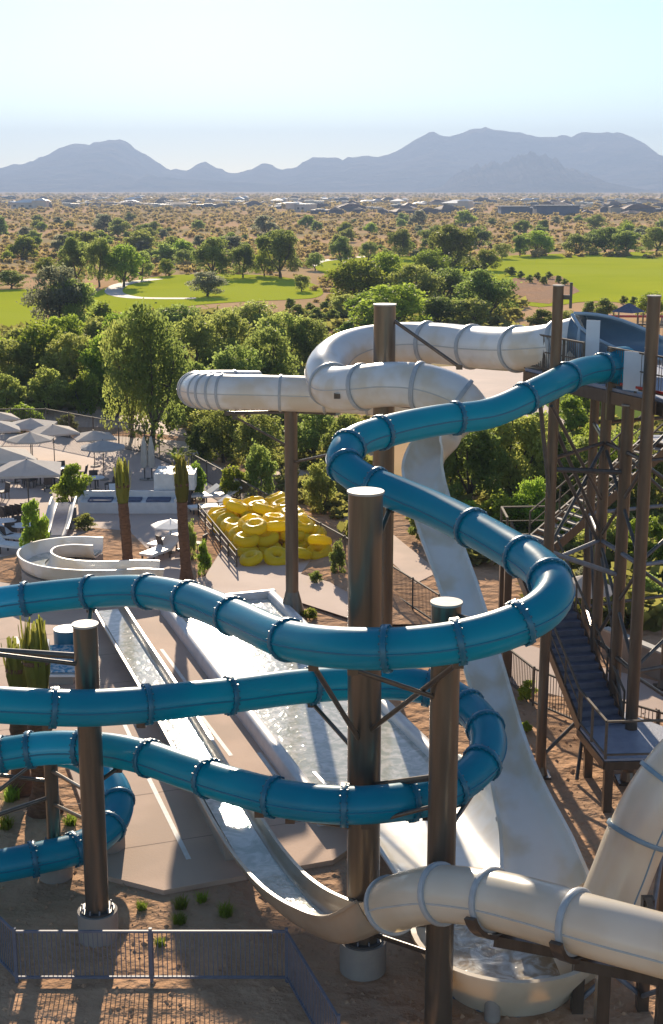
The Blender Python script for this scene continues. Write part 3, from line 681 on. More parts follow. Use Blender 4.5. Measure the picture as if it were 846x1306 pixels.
# steel trestle under the beige tubes
T = thing('slide_trestle', 'dark steel trestle of beams and braces under the beige tubes', 'steel frame', G(790, 1330))
tb = [P(846, 1262, 22.5), P(745, 1262, 25.8), P(820, 1300, 25.9), P(835, 1150, 27.9), P(870, 1180, 26.5)]
for x, y, z in ((5.2, 25.9, 1.7), (6.6, 26.0, 2.6), (6.4, 23.6, 2.9), (5.0, 22.6, 3.6), (7.6, 28.6, 3.6)):
    mb = MB(); mb.bar((x, y, -.2), (x, y, z), .24); mb.build('leg', M['steel'], T)
for p, q in (((5.2, 25.9, 1.7), (6.6, 26.0, 1.9)), ((5.2, 25.9, 1.6), (6.4, 23.6, 2.2)), ((6.6, 26, 2.5), (6.4, 23.6, 2.7)), ((5.0, 22.6, 3.4), (6.4, 23.6, 2.9))):
    mb = MB(); mb.bar(p, q, .14, .2); mb.build('beam', M['steel'], T)
for p, q in (((5.2, 25.9, .2), (6.6, 26.0, 1.6)), ((5.2, 25.9, 1.5), (6.6, 26.0, .3)), ((6.6, 26, .3), (6.4, 23.6, 2.0)), ((6.6, 26.1, .5), (7.6, 28.6, 3.3))):
    mb = MB(); mb.pipe([p, q], .055, 8); mb.build('brace', M['galv'], T)
mb = MB(); mb.cyl(G(628, 1300) - Vector((0, 0, .2)), .17, .75, 16); o = mb.build('drain_pipe', M['footing'], T, angle=30)

# ------------------------------------------------------------------ catch pool
PO = thing('catch_pool', 'long shallow catch pool with white curbs and glaring water', 'pool', Vector((-2.4, 46, 0)))
L0 = Vector((-6.55, 53.6, 0)); L1 = Vector((.05, 34.4, 0))
R0 = L0 + V2 * 4.1; R1 = L1 + V2 * 4.0
def curb(p, q, side, h=.62, wd=.38):
    t = (q - p).normalized(); s = Vector((-t.y, t.x, 0)) * side
    prf = [(0, 0), (0, h - .08), (.06, h), (wd - .06, h), (wd, h - .08), (wd + .06, 0)]
    mb = MB(); mb.sweep([(p, s, Vector((0, 0, 1))), (q, s, Vector((0, 0, 1)))], [prf] * 2, True); return mb
curb(L0, L1, -1).build('curb', M['curb'], PO, angle=60)
curb(R0, R1 - U2 * 2, 1).build('curb', M['curb'], PO, angle=60)
curb(L0 - V2 * .38, R0 + V2 * .38, 1).build('curb', M['curb'], PO, angle=60)
mb = MB(); mb.add([L0 + Vector((0, 0, .36)), R0 + Vector((0, 0, .36)), R1 + Vector((0, 0, .36)), L1 + Vector((0, 0, .36))], [(0, 1, 2, 3)]); mb.build('water', M['water'], PO, smooth=False)

# ------------------------------------------------------------------ stair tower
TW = thing('slide_tower', 'brown steel stair tower with railed platform at the top of the slides', 'tower', Vector((8.4, 40, 0)))
ZP = 11.35
plat = [(6.25, 44.2), (7.75, 40.6), (9.15, 37.3), (13.5, 38.6), (12.2, 46.5), (8.2, 47.2)]
mb = MB(); mb.prism(plat, ZP - .09, ZP); dkp = mb.build('platform', M['deckboard'], TW, smooth=False)
mb = MB()
for i in range(len(plat)):
    p, q = Vector((*plat[i], ZP - .28)), Vector((*plat[(i + 1) % len(plat)], ZP - .28)); mb.bar(p, q, .12, .36)
mb.build('edge_beam', M['steel'], dkp, smooth=False)
def column(x, y, z, wd=.3, z0=0.0, foot=True):
    mb = MB(); h = wd / 2; mb.pipe([(x, y, z0), (x, y, z)], wd / 2, 20); c = mb.build('column', M['steel'], TW, angle=30)
    mb = MB(); mb.cyl((x, y, z), h + .015, .03, 20); mb.build('cap', M['cap'], c, angle=30)
    if foot: mb = MB(); mb.box((x, y, z0 + .03), (wd * 1.9, wd * 1.9, .1)); mb.cyl((x, y, z0), wd * .8, .35, 14, wd * .5); mb.build('base_plate', M['steel'], c, smooth=False)
    return Vector((x, y, 0))
C1 = G(689, 990); c1 = column(C1.x, C1.y, 14.4, .30)
c2 = column(P(820, 650, 37.5).x, 37.5, 17 - 37.5 * math.tan(PITCH + math.atan((378 - 653) / F)), .36)
c3 = column(P(768, 650, 40.4).x, 40.4, ZP - .4, .33)
c4 = column(P(795, 650, 38.9).x, 38.9, ZP - .4, .36)
c5 = column(12.6, 39.4, ZP + 2.5, .33); c6 = column(11.6, 45.2, ZP - .3, .33); c7 = column(8.5, 43.9, ZP - .3, .3)
def br(p, zp, q, zq, r=.055, nm='brace', m='rod'):
    mb = MB(); mb.pipe([on(p, zp), on(q, zq)], r, 8); return mb.build(nm, M[m], TW)
for a_, b_ in ((c1, c3), (c3, c2), (c3, c4), (c2, c5), (c4, c2), (c7, c6), (c3, c7)):
    for z_ in (9.6, 6.6, 3.4):
        if a_ is c1 and z_ == 3.4: continue
        br(a_, z_, b_, z_, .065, 'tie_beam', 'steel' if z_ != 6.6 else 'galv')
for a_, b_, z0, z1 in ((c1, c3, 10.6, 6.8), (c1, c3, 9.9, 6.4), (c3, c1, 9.6, 7.0), (c3, c2, 9.5, 6.7), (c2, c3, 9.5, 6.7), (c3, c2, 6.5, 3.5), (c2, c3, 6.5, 3.5), (c2, c5, 9.5, 6.7), (c5, c2, 9.5, 6.7), (c2, c5, 6.5, 3.5), (c5, c2, 6.5, 3.5), (c4, c2, 3.3, .3), (c3, c4, 6.3, 3.6), (c7, c6, 9.5, 6.7), (c6, c7, 9.5, 6.7), (c2, c5, 3.3, .3), (c7, c3, 6.5, 3.5)):
    br(a_, z0, b_, z1)
br(c1, 6.9, c4, 5.9, .075, 'tie_beam', 'galv'); br(c1, 9.3, c4, 9.0, .075, 'tie_beam', 'rod')
mb = MB(); i = near_idx(bpts, bpar, 690, 498, 1, 3); mb.pipe([bpts[i] - Vector((0, 0, .4)), on(c1, 8.3)], .06, 8); mb.pipe([bpts[i] - Vector((-.3, 0, .42)), on(c3, 7.8)], .05, 8); mb.build('slide_bracket', M['rod'], TW)
mb = MB(); mb.bar(on(c1, 14.1) + Vector((.1, 0, 0)), on(c1, 14.1) + Vector((.38, -.05, 0)), .08, .12); mb.bar(on(c1, 13.8) + Vector((.34, -.05, 0)), on(c1, 14.5) + Vector((.34, -.05, 0)), .07); mb.build('mast_bracket', M['rod'], TW)

def railing(pts, parent, h=1.07, gap=.0, mid=True, post=1.2, pickets=True, m='pfence', name='railing'):
    """one side of railing: a rail mesh, a picket panel, and posts"""
    pts = [Vector(p) for p in pts]
    up = Vector((0, 0, 1))
    mb = MB()
    for p, q in zip(pts[:-1], pts[1:]):
        mb.bar(p + up * h, q + up * h, .07, .05); mb.bar(p + up * .12, q + up * .12, .05, .05)
        if mid: mb.bar(p + up * h * .55, q + up * h * .55, .035, .035)
    rl_ = mb.build(name, M[m], parent, smooth=False)
    for e_, (p, q) in enumerate(zip(pts[:-1], pts[1:])):
        L_ = (q - p).length; k = max(1, round(L_ / post))
        for i in range(1 if e_ else 0, k + 1):
            c = p.lerp(q, i / k); mb = MB(); mb.bar(c, c + up * (h - .03), .07); mb.build('post', M[m], rl_, smooth=False)
    if pickets:
        mb = MB()
        for p, q in zip(pts[:-1], pts[1:]):
            k = max(2, int((q - p).length / .115))
            for i in range(1, k):
                c = p.lerp(q, i / k); mb.bar(c + up * .14, c + up * (h - .03), .016)
        mb.build('pickets', M[m], rl_, smooth=False)
    return rl_
railing([(6.25, 44.2, ZP), (7.55, 41.05, ZP)], TW, 1.15)
railing([(8.05, 39.9, ZP), (9.15, 37.3, ZP), (11.3, 37.95, ZP), (13.5, 38.6, ZP)], TW, 1.15, mid=True)
railing([(12.2, 46.5, ZP), (10.4, 46.8, ZP)], TW, 1.15)
railing([(6.25, 44.2, ZP), (6.6, 45.2, ZP)], TW, 1.15)
mb = MB(); mb.box((8.15, 39.75, ZP + .1), (.24, .24, 2.1)); mb.build('gate_post', M['steel'], TW, smooth=False)
# signs on the railing
def board(name, label, c, wd, hh, rz):
    t = thing(name, label, 'sign', c)
    mb = MB(); mb.box(c, (wd, .03, hh), rz); mb.build('panel', M['sign'], t, smooth=False)
    mb = MB(); mb.box((c[0], c[1] + .035, c[2]), (wd * .92, .03, hh * .95), rz); mb.build('backing_frame', M['steel'], t, smooth=False)
pq = Vector((8.62, 38.48, ZP + .62)); board('sign_board', 'large pale board fixed to the platform railing beside the blue entry', pq, .95, 1.1, -1.17 + .35)
pq = Vector((7.9, 41.6, ZP + 1.15)); board('sign_board', 'narrow pale board standing upright near the scoop mouth', pq, .42, 1.25, -.5)
mb = MB(); mb.bar((8.3, 39.2, ZP + .18), (9.1, 37.38, ZP + .18), .05, .07); mb.build('kick_rail', M['red'], TW, smooth=False)
# stairs
def stairs(p, q, wd, n, tread_m, parent, open_r=False):
    p, q = Vector(p), Vector(q); d = q - p; hd = Vector((d.x, d.y, 0)).normalized(); s = Vector((hd.y, -hd.x, 0)); run = Vector((d.x, d.y, 0)).length / n; rise = d.z / n
    mb = MB()
    for sg in (-1, 1): mb.bar(p + s * sg * wd / 2 - Vector((0, 0, .05)), q + s * sg * wd / 2 - Vector((0, 0, .05)), .07, .32)
    fl = mb.build('stair_flight', M['steel'], parent, smooth=False)
    mb = MB(); ang = math.atan2(hd.y, hd.x)
    for i in range(n):
        c = p + hd * run * (i + .5); c.z = p.z + rise * (i + 1)
        mb.box((c.x, c.y, c.z - .025), (run * 1.02 if not open_r else run * .9, wd - .08, .05), ang)
        if not open_r: mb.box((c.x - hd.x * run * .5, c.y - hd.y * run * .5, c.z - rise / 2 - .03), (.02, wd - .09, rise * .8), ang)
    mb.build('treads', M[tread_m], fl, smooth=False)
    up = Vector((0, 0, 1)); 
    for sg in (-1, 1):
        e = s * sg * (wd / 2 - .02)
        mb = MB(); mb.bar(p + e + up * 1.0, q + e + up * 1.0, .06, .05); mb.bar(p + e + up * .55, q + e + up * .55, .035); k = max(2, round(d.length / 1.4))
        for i in range(k + 1):
            c = p.lerp(q, i / k) + e; mb.bar(c + up * -.05, c + up * 1.0, .055)
        mb.build('handrail', M['pfence'], fl, smooth=False)
    return fl
stairs((7.93, 37.75, 1.66), (6.6, 44.3, 5.25), 1.36, 21, 'tread', TW)
stairs((7.1, 45.1, 5.23), (11.5, 47.4, 8.4), 1.35, 17, 'cap', TW, True)
stairs((14.4, 47.2, 8.4), (14.4, 42.6, 11.3), 1.3, 15, 'tread', TW, True)
def landing(poly, z, m='deckboard', legs=()):
    mb = MB(); mb.prism(poly, z - .07, z); l = mb.build('landing', M[m], TW, smooth=False)
    mb = MB()
    for i in range(len(poly)): mb.bar((*poly[i], z - .2), (*poly[(i + 1) % len(poly)], z - .2), .1, .24)
    mb.build('edge_beam', M['steel'], l, smooth=False)
    for x, y in legs:
        mb = MB(); mb.bar((x, y, 0), (x, y, z - .12), .24); mb.build('leg', M['steel'], l, smooth=False)
    return l
def lp(px, py, z=1.66): q = G(px, py, z); return (q.x, q.y)
ld = [lp(738, 925), lp(772, 968), lp(850, 966), lp(850, 928), lp(797, 908)]
landing(ld, 1.66, legs=((ld[1][0] + .15, ld[1][1] + .2), (ld[0][0] + .35, ld[0][1] + .1), (ld[2][0] - .3, ld[2][1] + .2)))
railing([(*ld[0], 1.66), (*ld[1], 1.66), (*ld[2], 1.66)], TW, 1.1, mid=False, pickets=False)
stairs((ld[3][0] + 2.6, 36.2, 0.05), (ld[3][0] + .3, 36.6, 1.66), 1.4, 9, 'tread', TW)
l2 = [(5.8, 44.3), (7.4, 44.3), (7.7, 46.1), (5.8, 46.0)]
landing(l2, 5.23, legs=((5.95, 44.5), (5.95, 45.8)))
railing([(5.85, 44.35, 5.23), (5.85, 45.95, 5.23), (7.6, 46.05, 5.23)], TW, 1.1, pickets=False)
l3 = [(11.75, 46.9), (15.1, 47.0), (15.1, 48.7), (11.0, 48.4)]
landing(l3, 8.4)
railing([(15.0, 47.1, 8.4), (15.0, 48.6, 8.4), (11.1, 48.3, 8.4)], TW, 1.1, pickets=False)
for p, q in ((on(c1, 0.6), Vector((7.3, 38.4, 1.5))), (Vector((7.2, 37.4, .1)), Vector((7.6, 38.7, 1.4)))):
    mb = MB(); mb.pipe([p, q], .055, 8); mb.build('brace', M['rod'], TW)

# ------------------------------------------------------------------ fences
def fence(name, label, pts, h, m, spacing=.11, pk=.016, post=2.4, rail=.045, pw=.07, foot=.1):
    pts = [Vector((p[0], p[1], 0)) for p in pts]; t = thing(name, label, 'fence', pts[0]); up = Vector((0, 0, 1))
    for p, q in zip(pts[:-1], pts[1:]):
        k = max(1, round((q - p).length / post))
        mb = MB()
        for z in (foot + .03, h - .03): mb.bar(p + up * z, q + up * z, rail, rail)
        mb.build('rails', M[m], t, smooth=False)
        mb = MB(); kk = int((q - p).length / spacing)
        for i in range(1, kk):
            c = p.lerp(q, i / kk); mb.bar(c + up * (foot + .05), c + up * (h - .05), pk)
        mb.build('pickets', M[m], t, smooth=False)
        for i in range(0 if p is pts[0] else 1, k + 1):
            c = p.lerp(q, i / k); mb = MB(); mb.bar(c - up * .1, c + up * (h + .05), pw); mb.build('post', M[m], t, smooth=False)
fa = G(22, 1253); fb_ = G(366, 1253); fc = G(432, 1370); fd = G(-60, 1170)
fence('picket_fence', 'low slate picket fence boxing in the dirt yard in front', [fd, fa, fb_, fc], 1.27, 'fence', .1, .018, 2.45, .05)
fence('picket_fence', 'brown picket fence running behind the yellow tubes and the poles', [G(185, 580), G(245, 606), G(330, 655), G(440, 720), G(560, 800), G(680, 900), G(760, 935), G(920, 985)], 1.35, 'pfence', .13, .022, 2.6, .06)
fence('picket_fence', 'brown fence at the edge of the umbrella terrace below the trees', [G(-120, 556), G(60, 555), G(185, 580)], 1.9, 'pfence', .15, .025, 2.6, .06)

# block wall and little concrete things behind the tower
t = thing('block_wall', 'low tan block wall with a pale cap behind the tower stairs', 'wall', G(800, 880)); 
q0, q1 = G(770, 835), G(930, 905); mb = MB(); mb.bar(q0 + Vector((0, 0, .5)), q1 + Vector((0, 0, .5)), .25, 1.0); mb.build('body', M['block'], t, smooth=False)
mb = MB(); mb.bar(q0 + Vector((0, 0, 1.045)), q1 + Vector((0, 0, 1.045)), .34, .08); mb.build('coping', M['cap'], t, smooth=False)
q = G(642, 862); t = thing('utility_pillar', 'reddish brown square pillar near the white chute', 'pillar', q)
mb = MB(); mb.box((q.x, q.y, .75), (.55, .45, 1.5)); mb.build('body', M['palmbark'], t, smooth=False); mb = MB(); mb.box((q.x, q.y, 1.53), (.62, .52, .06)); mb.build('lid', M['rod'], t, smooth=False)
q = G(742, 812); t = thing('patio_umbrella', 'small pale umbrella seen through the tower legs', 'umbrella', q)
mb = MB(); mb.pipe([q, q + Vector((0, 0, 2.3))], .03, 8); mb.build('pole', M['white'], t); mb = MB(); mb.lathe(q, [(0.02, 2.5), (.7, 2.25), (1.25, 1.95), (1.24, 1.9), (.02, 2.42)], 8); mb.build('canopy', M['canvas2'], t, smooth=False)
# far plaza pieces
q = G(800, 432); t = thing('play_structure', 'distant play shelter with a slate blue roof and pale slide beyond the platform', 'playground', q)
mb = MB(); mb.lathe((q.x, q.y, 3.1), [(2.0, 0), (.1, 1.0)], 4); mb.build('roof', M['cushion'], t, smooth=False)
for i, j in ((-1.4, -1.4), (1.4, -1.4), (1.4, 1.4), (-1.4, 1.4)):
    mb = MB(); mb.bar((q.x + i, q.y + j, 0), (q.x + i, q.y + j, 3.15), .15); mb.build('post', M['steel'], t, smooth=False)
mb = MB(); mb.sweep(frames_of([Vector((q.x - 1, q.y, 2.4)), Vector((q.x - 2.4, q.y, 1.4)), Vector((q.x - 4.2, q.y, .5))]), [arcprof(.45, R(95), R(265), .06)] * 3, True); mb.build('slide', M['white'], t)
q = G(815, 415, 0); t = thing('rail_barrier', 'long red-topped barrier across the plaza behind the tower', 'barrier', q)
mb = MB(); mb.bar((q.x - 9, q.y + 1, 1.1), (q.x + 12, q.y, 1.1), .3, .3); mb.build('rail', M['red'], t, smooth=False)
for k in range(8): mb = MB(); mb.bar((q.x - 9 + 3 * k, q.y + 1 - .14 * k, 0), (q.x - 9 + 3 * k, q.y + 1 - .14 * k, 1), .2); mb.build('post', M['block'], t, smooth=False)

# ------------------------------------------------------------------ yellow inner tubes in their rack
ring = MB(); n1, n2 = 24, 12; vs = []
for i in range(n1):
    th = 2 * math.pi * i / n1; rm = .30 * (1 + .02 * math.sin(8 * th)); 
    for j in range(n2):
        ph = 2 * math.pi * j / n2; rr_ = .36 + .225 * math.cos(ph); vs.append((rr_ * math.cos(th), rr_ * math.sin(th), .225 + .225 * math.sin(ph) * (1 + .03 * math.sin(8 * th))))
ring.add(vs, [(i * n2 + j, ((i + 1) % n1) * n2 + j, ((i + 1) % n1) * n2 + (j + 1) % n2, i * n2 + (j + 1) % n2) for i in range(n1) for j in range(n2)])
hands = []
for sg in (-1, 1):
    hand = MB(); hands.append(hand)
    hand.pipe([(sg * .40, -.16, .36), (sg * .42, -.08, .45), (sg * .42, .08, .45), (sg * .40, .16, .36)], .022, 6)
RK0, RK1, RK2, RK3 = G(312, 726), G(428, 716), G(372, 655), G(262, 664)
tube0 = thing('inner_tube', 'x', 'inner tube', (0, 0, 0), 'yellow inner tubes piled in the rack')
ring.build('ring', M['yellow'], tube0); [hh.build('handle', M['yellow'], tube0) for hh in hands]
ordn = ['first', 'second', 'third', 'fourth', 'fifth', 'sixth', 'seventh', 'eighth', 'ninth', 'tenth', 'eleventh', 'twelfth']
first = True
for layer in range(3):
    nr = 9 - layer; nc = 4
    for r_ in range(nr):
        for c_ in range(nc if layer < 2 else 3):
            if layer == 2 and (r_ < 1 or rnd.random() < .2): continue
            if layer == 1 and r_ < 1 and c_ < 3: continue
            u = (c_ + .5 + (.0 if layer < 2 else .5)) / 4; v = (r_ + .5 + layer * .45) / 9.2
            q = RK0.lerp(RK1, u).lerp(RK3.lerp(RK2, u), v)
            o = tube0 if first else copy_tree(tube0); first = False
            o.location = (q.x + rnd.uniform(-.1, .1), q.y + rnd.uniform(-.15, .15), .13 + layer * .44 + rnd.uniform(0, .05))
            o.rotation_euler = (rnd.uniform(-.38, .38), rnd.uniform(-.38, .38), rnd.uniform(0, 6.28)); s_ = rnd.uniform(.98, 1.14); o.scale = (s_, s_, s_)
            o['label'] = 'yellow inner tube in the %s layer, %s row from the front, %s from the left' % (('bottom', 'middle', 'top')[layer], ordn[r_], ordn[c_])
t = thing('tube_rack', 'low railed rack penning in the pile of yellow tubes', 'rack', RK0)
mb = MB(); up = Vector((0, 0, 1)); e = (RK3 - RK0)
for p, q in ((RK0 - Vector((.35, 0, 0)), RK3 - Vector((.35, 0, 0))), (RK3 - Vector((.35, 0, 0)), RK2 + Vector((.2, .3, 0)))):
    for z in (.3, .6, .9): mb.bar(p + up * z, q + up * z, .05)
    k = 5
    for i in range(k + 1): c = p.lerp(q, i / k); mb.bar(c, c + up * .93, .07)
mb.build('frame', M['pfence'], t, smooth=False)

# ------------------------------------------------------------------ terrace furniture
def umbrella(kind, m):
    t = thing('patio_umbrella', 'x', 'umbrella', (0, 0, 0), 'umbrellas on the terrace')
    n = 4 if kind == 'square' else 8; r = 2.3 if kind == 'square' else 1.75
    mb = MB(); mb.lathe((0, 0, 0), [(.03, 3.02), (r * .5, 2.78), (r, 2.52), (r, 2.40), (r - .02, 2.40), (r - .03, 2.49), (r * .5, 2.74), (.03, 2.96)], n, R(45) if n == 4 else 0, 2 * math.pi + (R(45) if n == 4 else 0)); cn = mb.build('canopy', M[m], t, smooth=False)
    mb = MB()
    for k in range(n):
        th = 2 * math.pi * k / n + (R(45) if n == 4 else 0); mb.bar((.05, 0, 2.6), (.05 + .0001, 0, 2.61), .02); mb.bar((0.03 * math.cos(th), .03 * math.sin(th), 2.55), (r * .6 * math.cos(th), r * .6 * math.sin(th), 2.72), .025)
    mb.build('ribs', M['rod'], cn, smooth=False)
    mb = MB(); mb.pipe([(0, 0, 0.05), (0, 0, 3.08)], .035, 10); mb.build('pole', M['rod'], t)
    mb = MB(); mb.cyl((0, 0, 0), .35, .09, 16); mb.build('base', M['footing'], t)
    return t
def chair():
    t = thing('patio_chair', 'x', 'chair', (0, 0, 0), 'chairs round the terrace tables')
    mb = MB(); mb.box((0, 0, .44), (.5, .5, .07)); mb.build('seat', M['chair'], t, smooth=False)
    mb = MB(); mb.hexa([(-.25, .21, .46), (.25, .21, .46), (.25, .26, .46), (-.25, .26, .46), (-.25, .30, .92), (.25, .30, .92), (.25, .35, .92), (-.25, .35, .92)]); mb.build('backrest', M['chair'], t, smooth=False)
    for i in (-1, 1):
        for j in (-1, 1): mb = MB(); mb.bar((i * .22, j * .22, 0), (i * .22, j * .22, .42), .04); mb.build('leg', M['rod'], t, smooth=False)
    return t
def table():
    t = thing('patio_table', 'x', 'table', (0, 0, 0), 'white tables on the terrace')
    mb = MB(); mb.cyl((0, 0, .71), .55, .04, 24); mb.build('tabletop', M['white'], t)
    mb = MB(); mb.cyl((0, 0, .04), .04, .68, 10); mb.build('pedestal', M['rod'], t); mb = MB(); mb.cyl((0, 0, 0), .28, .04, 16); mb.build('base', M['rod'], t)
    return t
def lounger():
    t = thing('sun_lounger', 'x', 'sun lounger', (0, 0, 0), 'white loungers on the paving')
    mb = MB(); mb.box((0, -.3, .36), (.68, 1.35, .1)); mb.build('seat', M['white'], t, smooth=False)
    mb = MB(); mb.hexa([(-.34, .375, .31), (.34, .375, .31), (.34, .375, .41), (-.34, .375, .41), (-.34, 1.0, .68), (.34, 1.0, .68), (.34, .95, .78), (-.34, .95, .78)]); mb.build('backrest', M['white'], t, smooth=False)
    for i in (-1, 1):
        for y in (-.85, .25): mb = MB(); mb.bar((i * .28, y, 0), (i * .28, y, .31), .06); mb.build('leg', M['rod'], t, smooth=False)
    return t
proto = {}
def place(key, maker, px, py, rz, label, z=.12, s=1.0, p=None):
    o = proto.get(key)
    if o is None: o = proto[key] = maker()
    else: o = copy_tree(o)
    q = p or G(px, py, z); o.location = (q.x, q.y, z); o.rotation_euler = (0, 0, rz); o.scale = (s, s, s); o['label'] = label; return o
ZPL = .12
ulist = [(122, 612, 'o', 'canvas', 'round grey umbrella nearest the bright green shrub on the terrace', 133, .9), 
         (121, 595, 's', 'canvas2', 'lone square pale umbrella behind the round grey one', 121, .85), (40, 603, 'o', 'canvas2', 'round cream umbrella in front of the cluster of square ones', 41, .95),
         (42, 586, 's', 'canvas', 'tall square grey umbrella peaking at the back of the cluster', 42, 1.0), (70, 592, 's', 'canvas2', 'square pale umbrella at the right end of the cluster', 70, .95),
         (5, 592, 's', 'canvas', 'square grey umbrella cut by the picture edge, in the middle row', -4, 1.05), (-2, 570, 's', 'canvas2', 'bright square umbrella at the back, cut by the picture edge', -2, .9),
         (14, 650, 's', 'canvas2', 'big square umbrella nearest the wicker chairs, peak at the picture edge', 0, 1.3), (48, 662, 's', 'canvas', 'large square grey umbrella closest to the small toboggan run', 38, 1.2),
         (219, 705, 'o', 'white', 'small white umbrella between the two brown palm trunks', 219, .62)]
for px, py, kd, m, lab, bx, s_ in ulist:
    place('u' + kd + m, lambda: umbrella('square' if kd == 's' else 'round', m), bx, py, rnd.uniform(0, .6), lab, ZPL, s_ * .88)
for k, (px, py) in enumerate([(185, 612), (194, 612)]):
    q = G(px, py, ZPL); t = thing('folded_umbrella', ('left', 'right')[k] + ' one of two folded cream umbrellas standing behind the white daybed row', 'umbrella', q, 'folded umbrellas')
    mb = MB(); mb.pipe([q, q + Vector((0, 0, 2.6))], .035, 8); mb.build('pole', M['rod'], t); mb = MB(); mb.lathe(q, [(.16, .75), (.22, 1.0), (.17, 2.0), (.05, 2.6), (0.01, 2.62)], 10); mb.build('canopy', M['canvas2'], t); mb = MB(); mb.cyl(q, .32, .08, 14); mb.build('base', M['footing'], t)
tabs = [(52, 618), (20, 615), (85, 612), (8, 682), (30, 688), (60, 622), (122, 625), (-15, 640), (232, 742 - 40)]
for k, (px, py) in enumerate(tabs):
    place('table', table, px, py, 0, 'white round table, %s from the left on the umbrella terrace' % ordn[sorted(range(len(tabs)), key=lambda i: tabs[i][0]).index(k)], ZPL)
    base = G(px, py, ZPL)
    for j in range(3):
        th = j * 2.1 + k; q = base + Vector((math.cos(th), math.sin(th), 0)) * .95
        place('chair', chair, 0, 0, th - math.pi / 2, 'dark wicker chair, %s round the %s white table from the left' % (ordn[j], ordn[sorted(range(len(tabs)), key=lambda i: tabs[i][0]).index(k)]), ZPL, 1, q)
for k in range(7):
    px, py = 4 + 6.5 * k, 668 - 1.2 * k
    place('chair', chair, px, py, 2.6 + rnd.uniform(-.3, .3), 'dark wicker chair in the long row by the big umbrella, %s from the left' % ordn[k], ZPL)
lo = [(205, 712, -.5, 'white lounger beside the right palm trunk, nearest the pool'), (214, 700, -.5, 'white lounger second from the pool beside the right palm trunk'), (268, 655, -1.2, 'white lounger just left of the yellow tubes'), (255, 640, -1.2, 'white lounger behind the yellow tubes, farther from the pool'), (12, 705, 1.2, 'white lounger near the picture edge on the shaded paving'), (20, 694, 1.2, 'white lounger behind the one at the picture edge'), (282, 640, -1.3, 'white lounger next to the fence behind the rack'), (150, 672 - 30, 0.2, 'white lounger tucked by the white daybed row')]
for px, py, rz, lab in lo: place('lounger', lounger, px, py, rz, lab, ZPL, 1.15)
# white daybed row
q = G(165, 652, ZPL); t = thing('daybed_row', 'long white daybed bench with slate cushions in front of the folded umbrellas', 'daybed', q)
mb = MB(); mb.box((q.x, q.y, .12 + .3), (5.0, 1.1, .6)); mb.build('bench', M['white'], t, smooth=False)
mb = MB(); mb.box((q.x, q.y + .6, .12 + .5), (5.0, .12, 1.0)); mb.build('backrest', M['white'], t, smooth=False)
for k in range(3): mb = MB(); mb.box((q.x - 1.5 + 1.55 * k, q.y - .02, .12 + .65), (1.25, .85, .1)); mb.build('cushion', M['cushion'], t, smooth=False)
for sg in (-1, 1): mb = MB(); mb.box((q.x + sg * 2.56, q.y + .03, .12 + .4), (.12, 1.2, .8)); mb.build('armrest', M['white'], t, smooth=False)
# white planter box with a small palm
q = G(226, 640, ZPL); t = thing('planter_box', 'square white planter on a dark plinth near the rack', 'planter', q)
mb = MB(); mb.box((q.x, q.y, .12 + .45), (1.7, 1.7, .9)); mb.build('plinth', M['chair'], t, smooth=False)
mb = MB(); mb.box((q.x, q.y, .12 + 1.35), (2.2, 2.2, .9)); mb.build('box', M['white'], t, smooth=False)
PLANTER = q + Vector((0, 0, 1.8))
# small white toboggan run with blue bed
q = G(75, 682, ZPL); t = thing('toboggan_run', 'short white toboggan run with a blue bed between two shrubs', 'slide', q)
pp_ = [q + Vector((.1, -1.4, .3)), q + Vector((0, 0, .45)), q + Vector((-.1, 1.6, .85)), q + Vector((-.2, 2.8, 1.0))]; sp, _ = spline(pp_, .3)
mb = MB(); mb.sweep(frames_of(sp), [chute_prof(1.15, .35, .35)] * len(sp), True); mb.build('trough', M['white'], t)
mb = MB(); fr_ = frames_of(sp); vs = []; fs = []
for i, (p, a, b) in enumerate(fr_):
    vs += [p + a * .33 + b * .03, p - a * .33 + b * .03]
    if i: fs.append((2 * i - 2, 2 * i - 1, 2 * i + 1, 2 * i))
mb.add(vs, fs); mb.build('bed', M['cushion'], t)
for y_, h_ in ((1.2, .7), (2.5, .9), (-1.2, .3)): mb = MB(); mb.box((q.x, q.y + y_, .12 + h_ / 2 - .05), (.9, .2, h_)); mb.build('leg', M['galv'], t, smooth=False)
# horseshoe end of the kiddie flume
HS = thing('horseshoe_flume', 'white horseshoe flume end curving round the planting bed', 'water slide', G(85, 730))
hp = [G(205, 738, .6), G(178, 737, .7), G(140, 739, .75), G(95, 738, .8), G(62, 733, .85), G(45, 722, .85), G(58, 711, .85), G(92, 706, .85), G(126, 707, .85)]
sp, spar = spline(hp, .25); mb = MB(); mb.sweep(frames_of(sp), [chute_prof(1.35, .62, .62)] * len(sp), True); hs_ = mb.build('trough', M['white_gel'], HS)
mb = MB(); fr_ = frames_of(sp); vs, fs = [], []
for i, (p, a, b) in enumerate(fr_):
    vs += [p + a * .42 + b * .08, p - a * .42 + b * .08]
    if i: fs.append((2 * i - 2, 2 * i - 1, 2 * i + 1, 2 * i))
mb.add(vs, fs); mb.build('water', M['water'], hs_)
mb = MB(); mb.sweep([(Vector((p.x, p.y, p.z)), a, Vector((0, 0, 1))) for p, a, b in fr_], [[(-.6, -.1), (-.6, -1.0), (.6, -1.0), (.6, -.1)]] * len(fr_), True); mb.build('plinth', M['footing'], hs_)
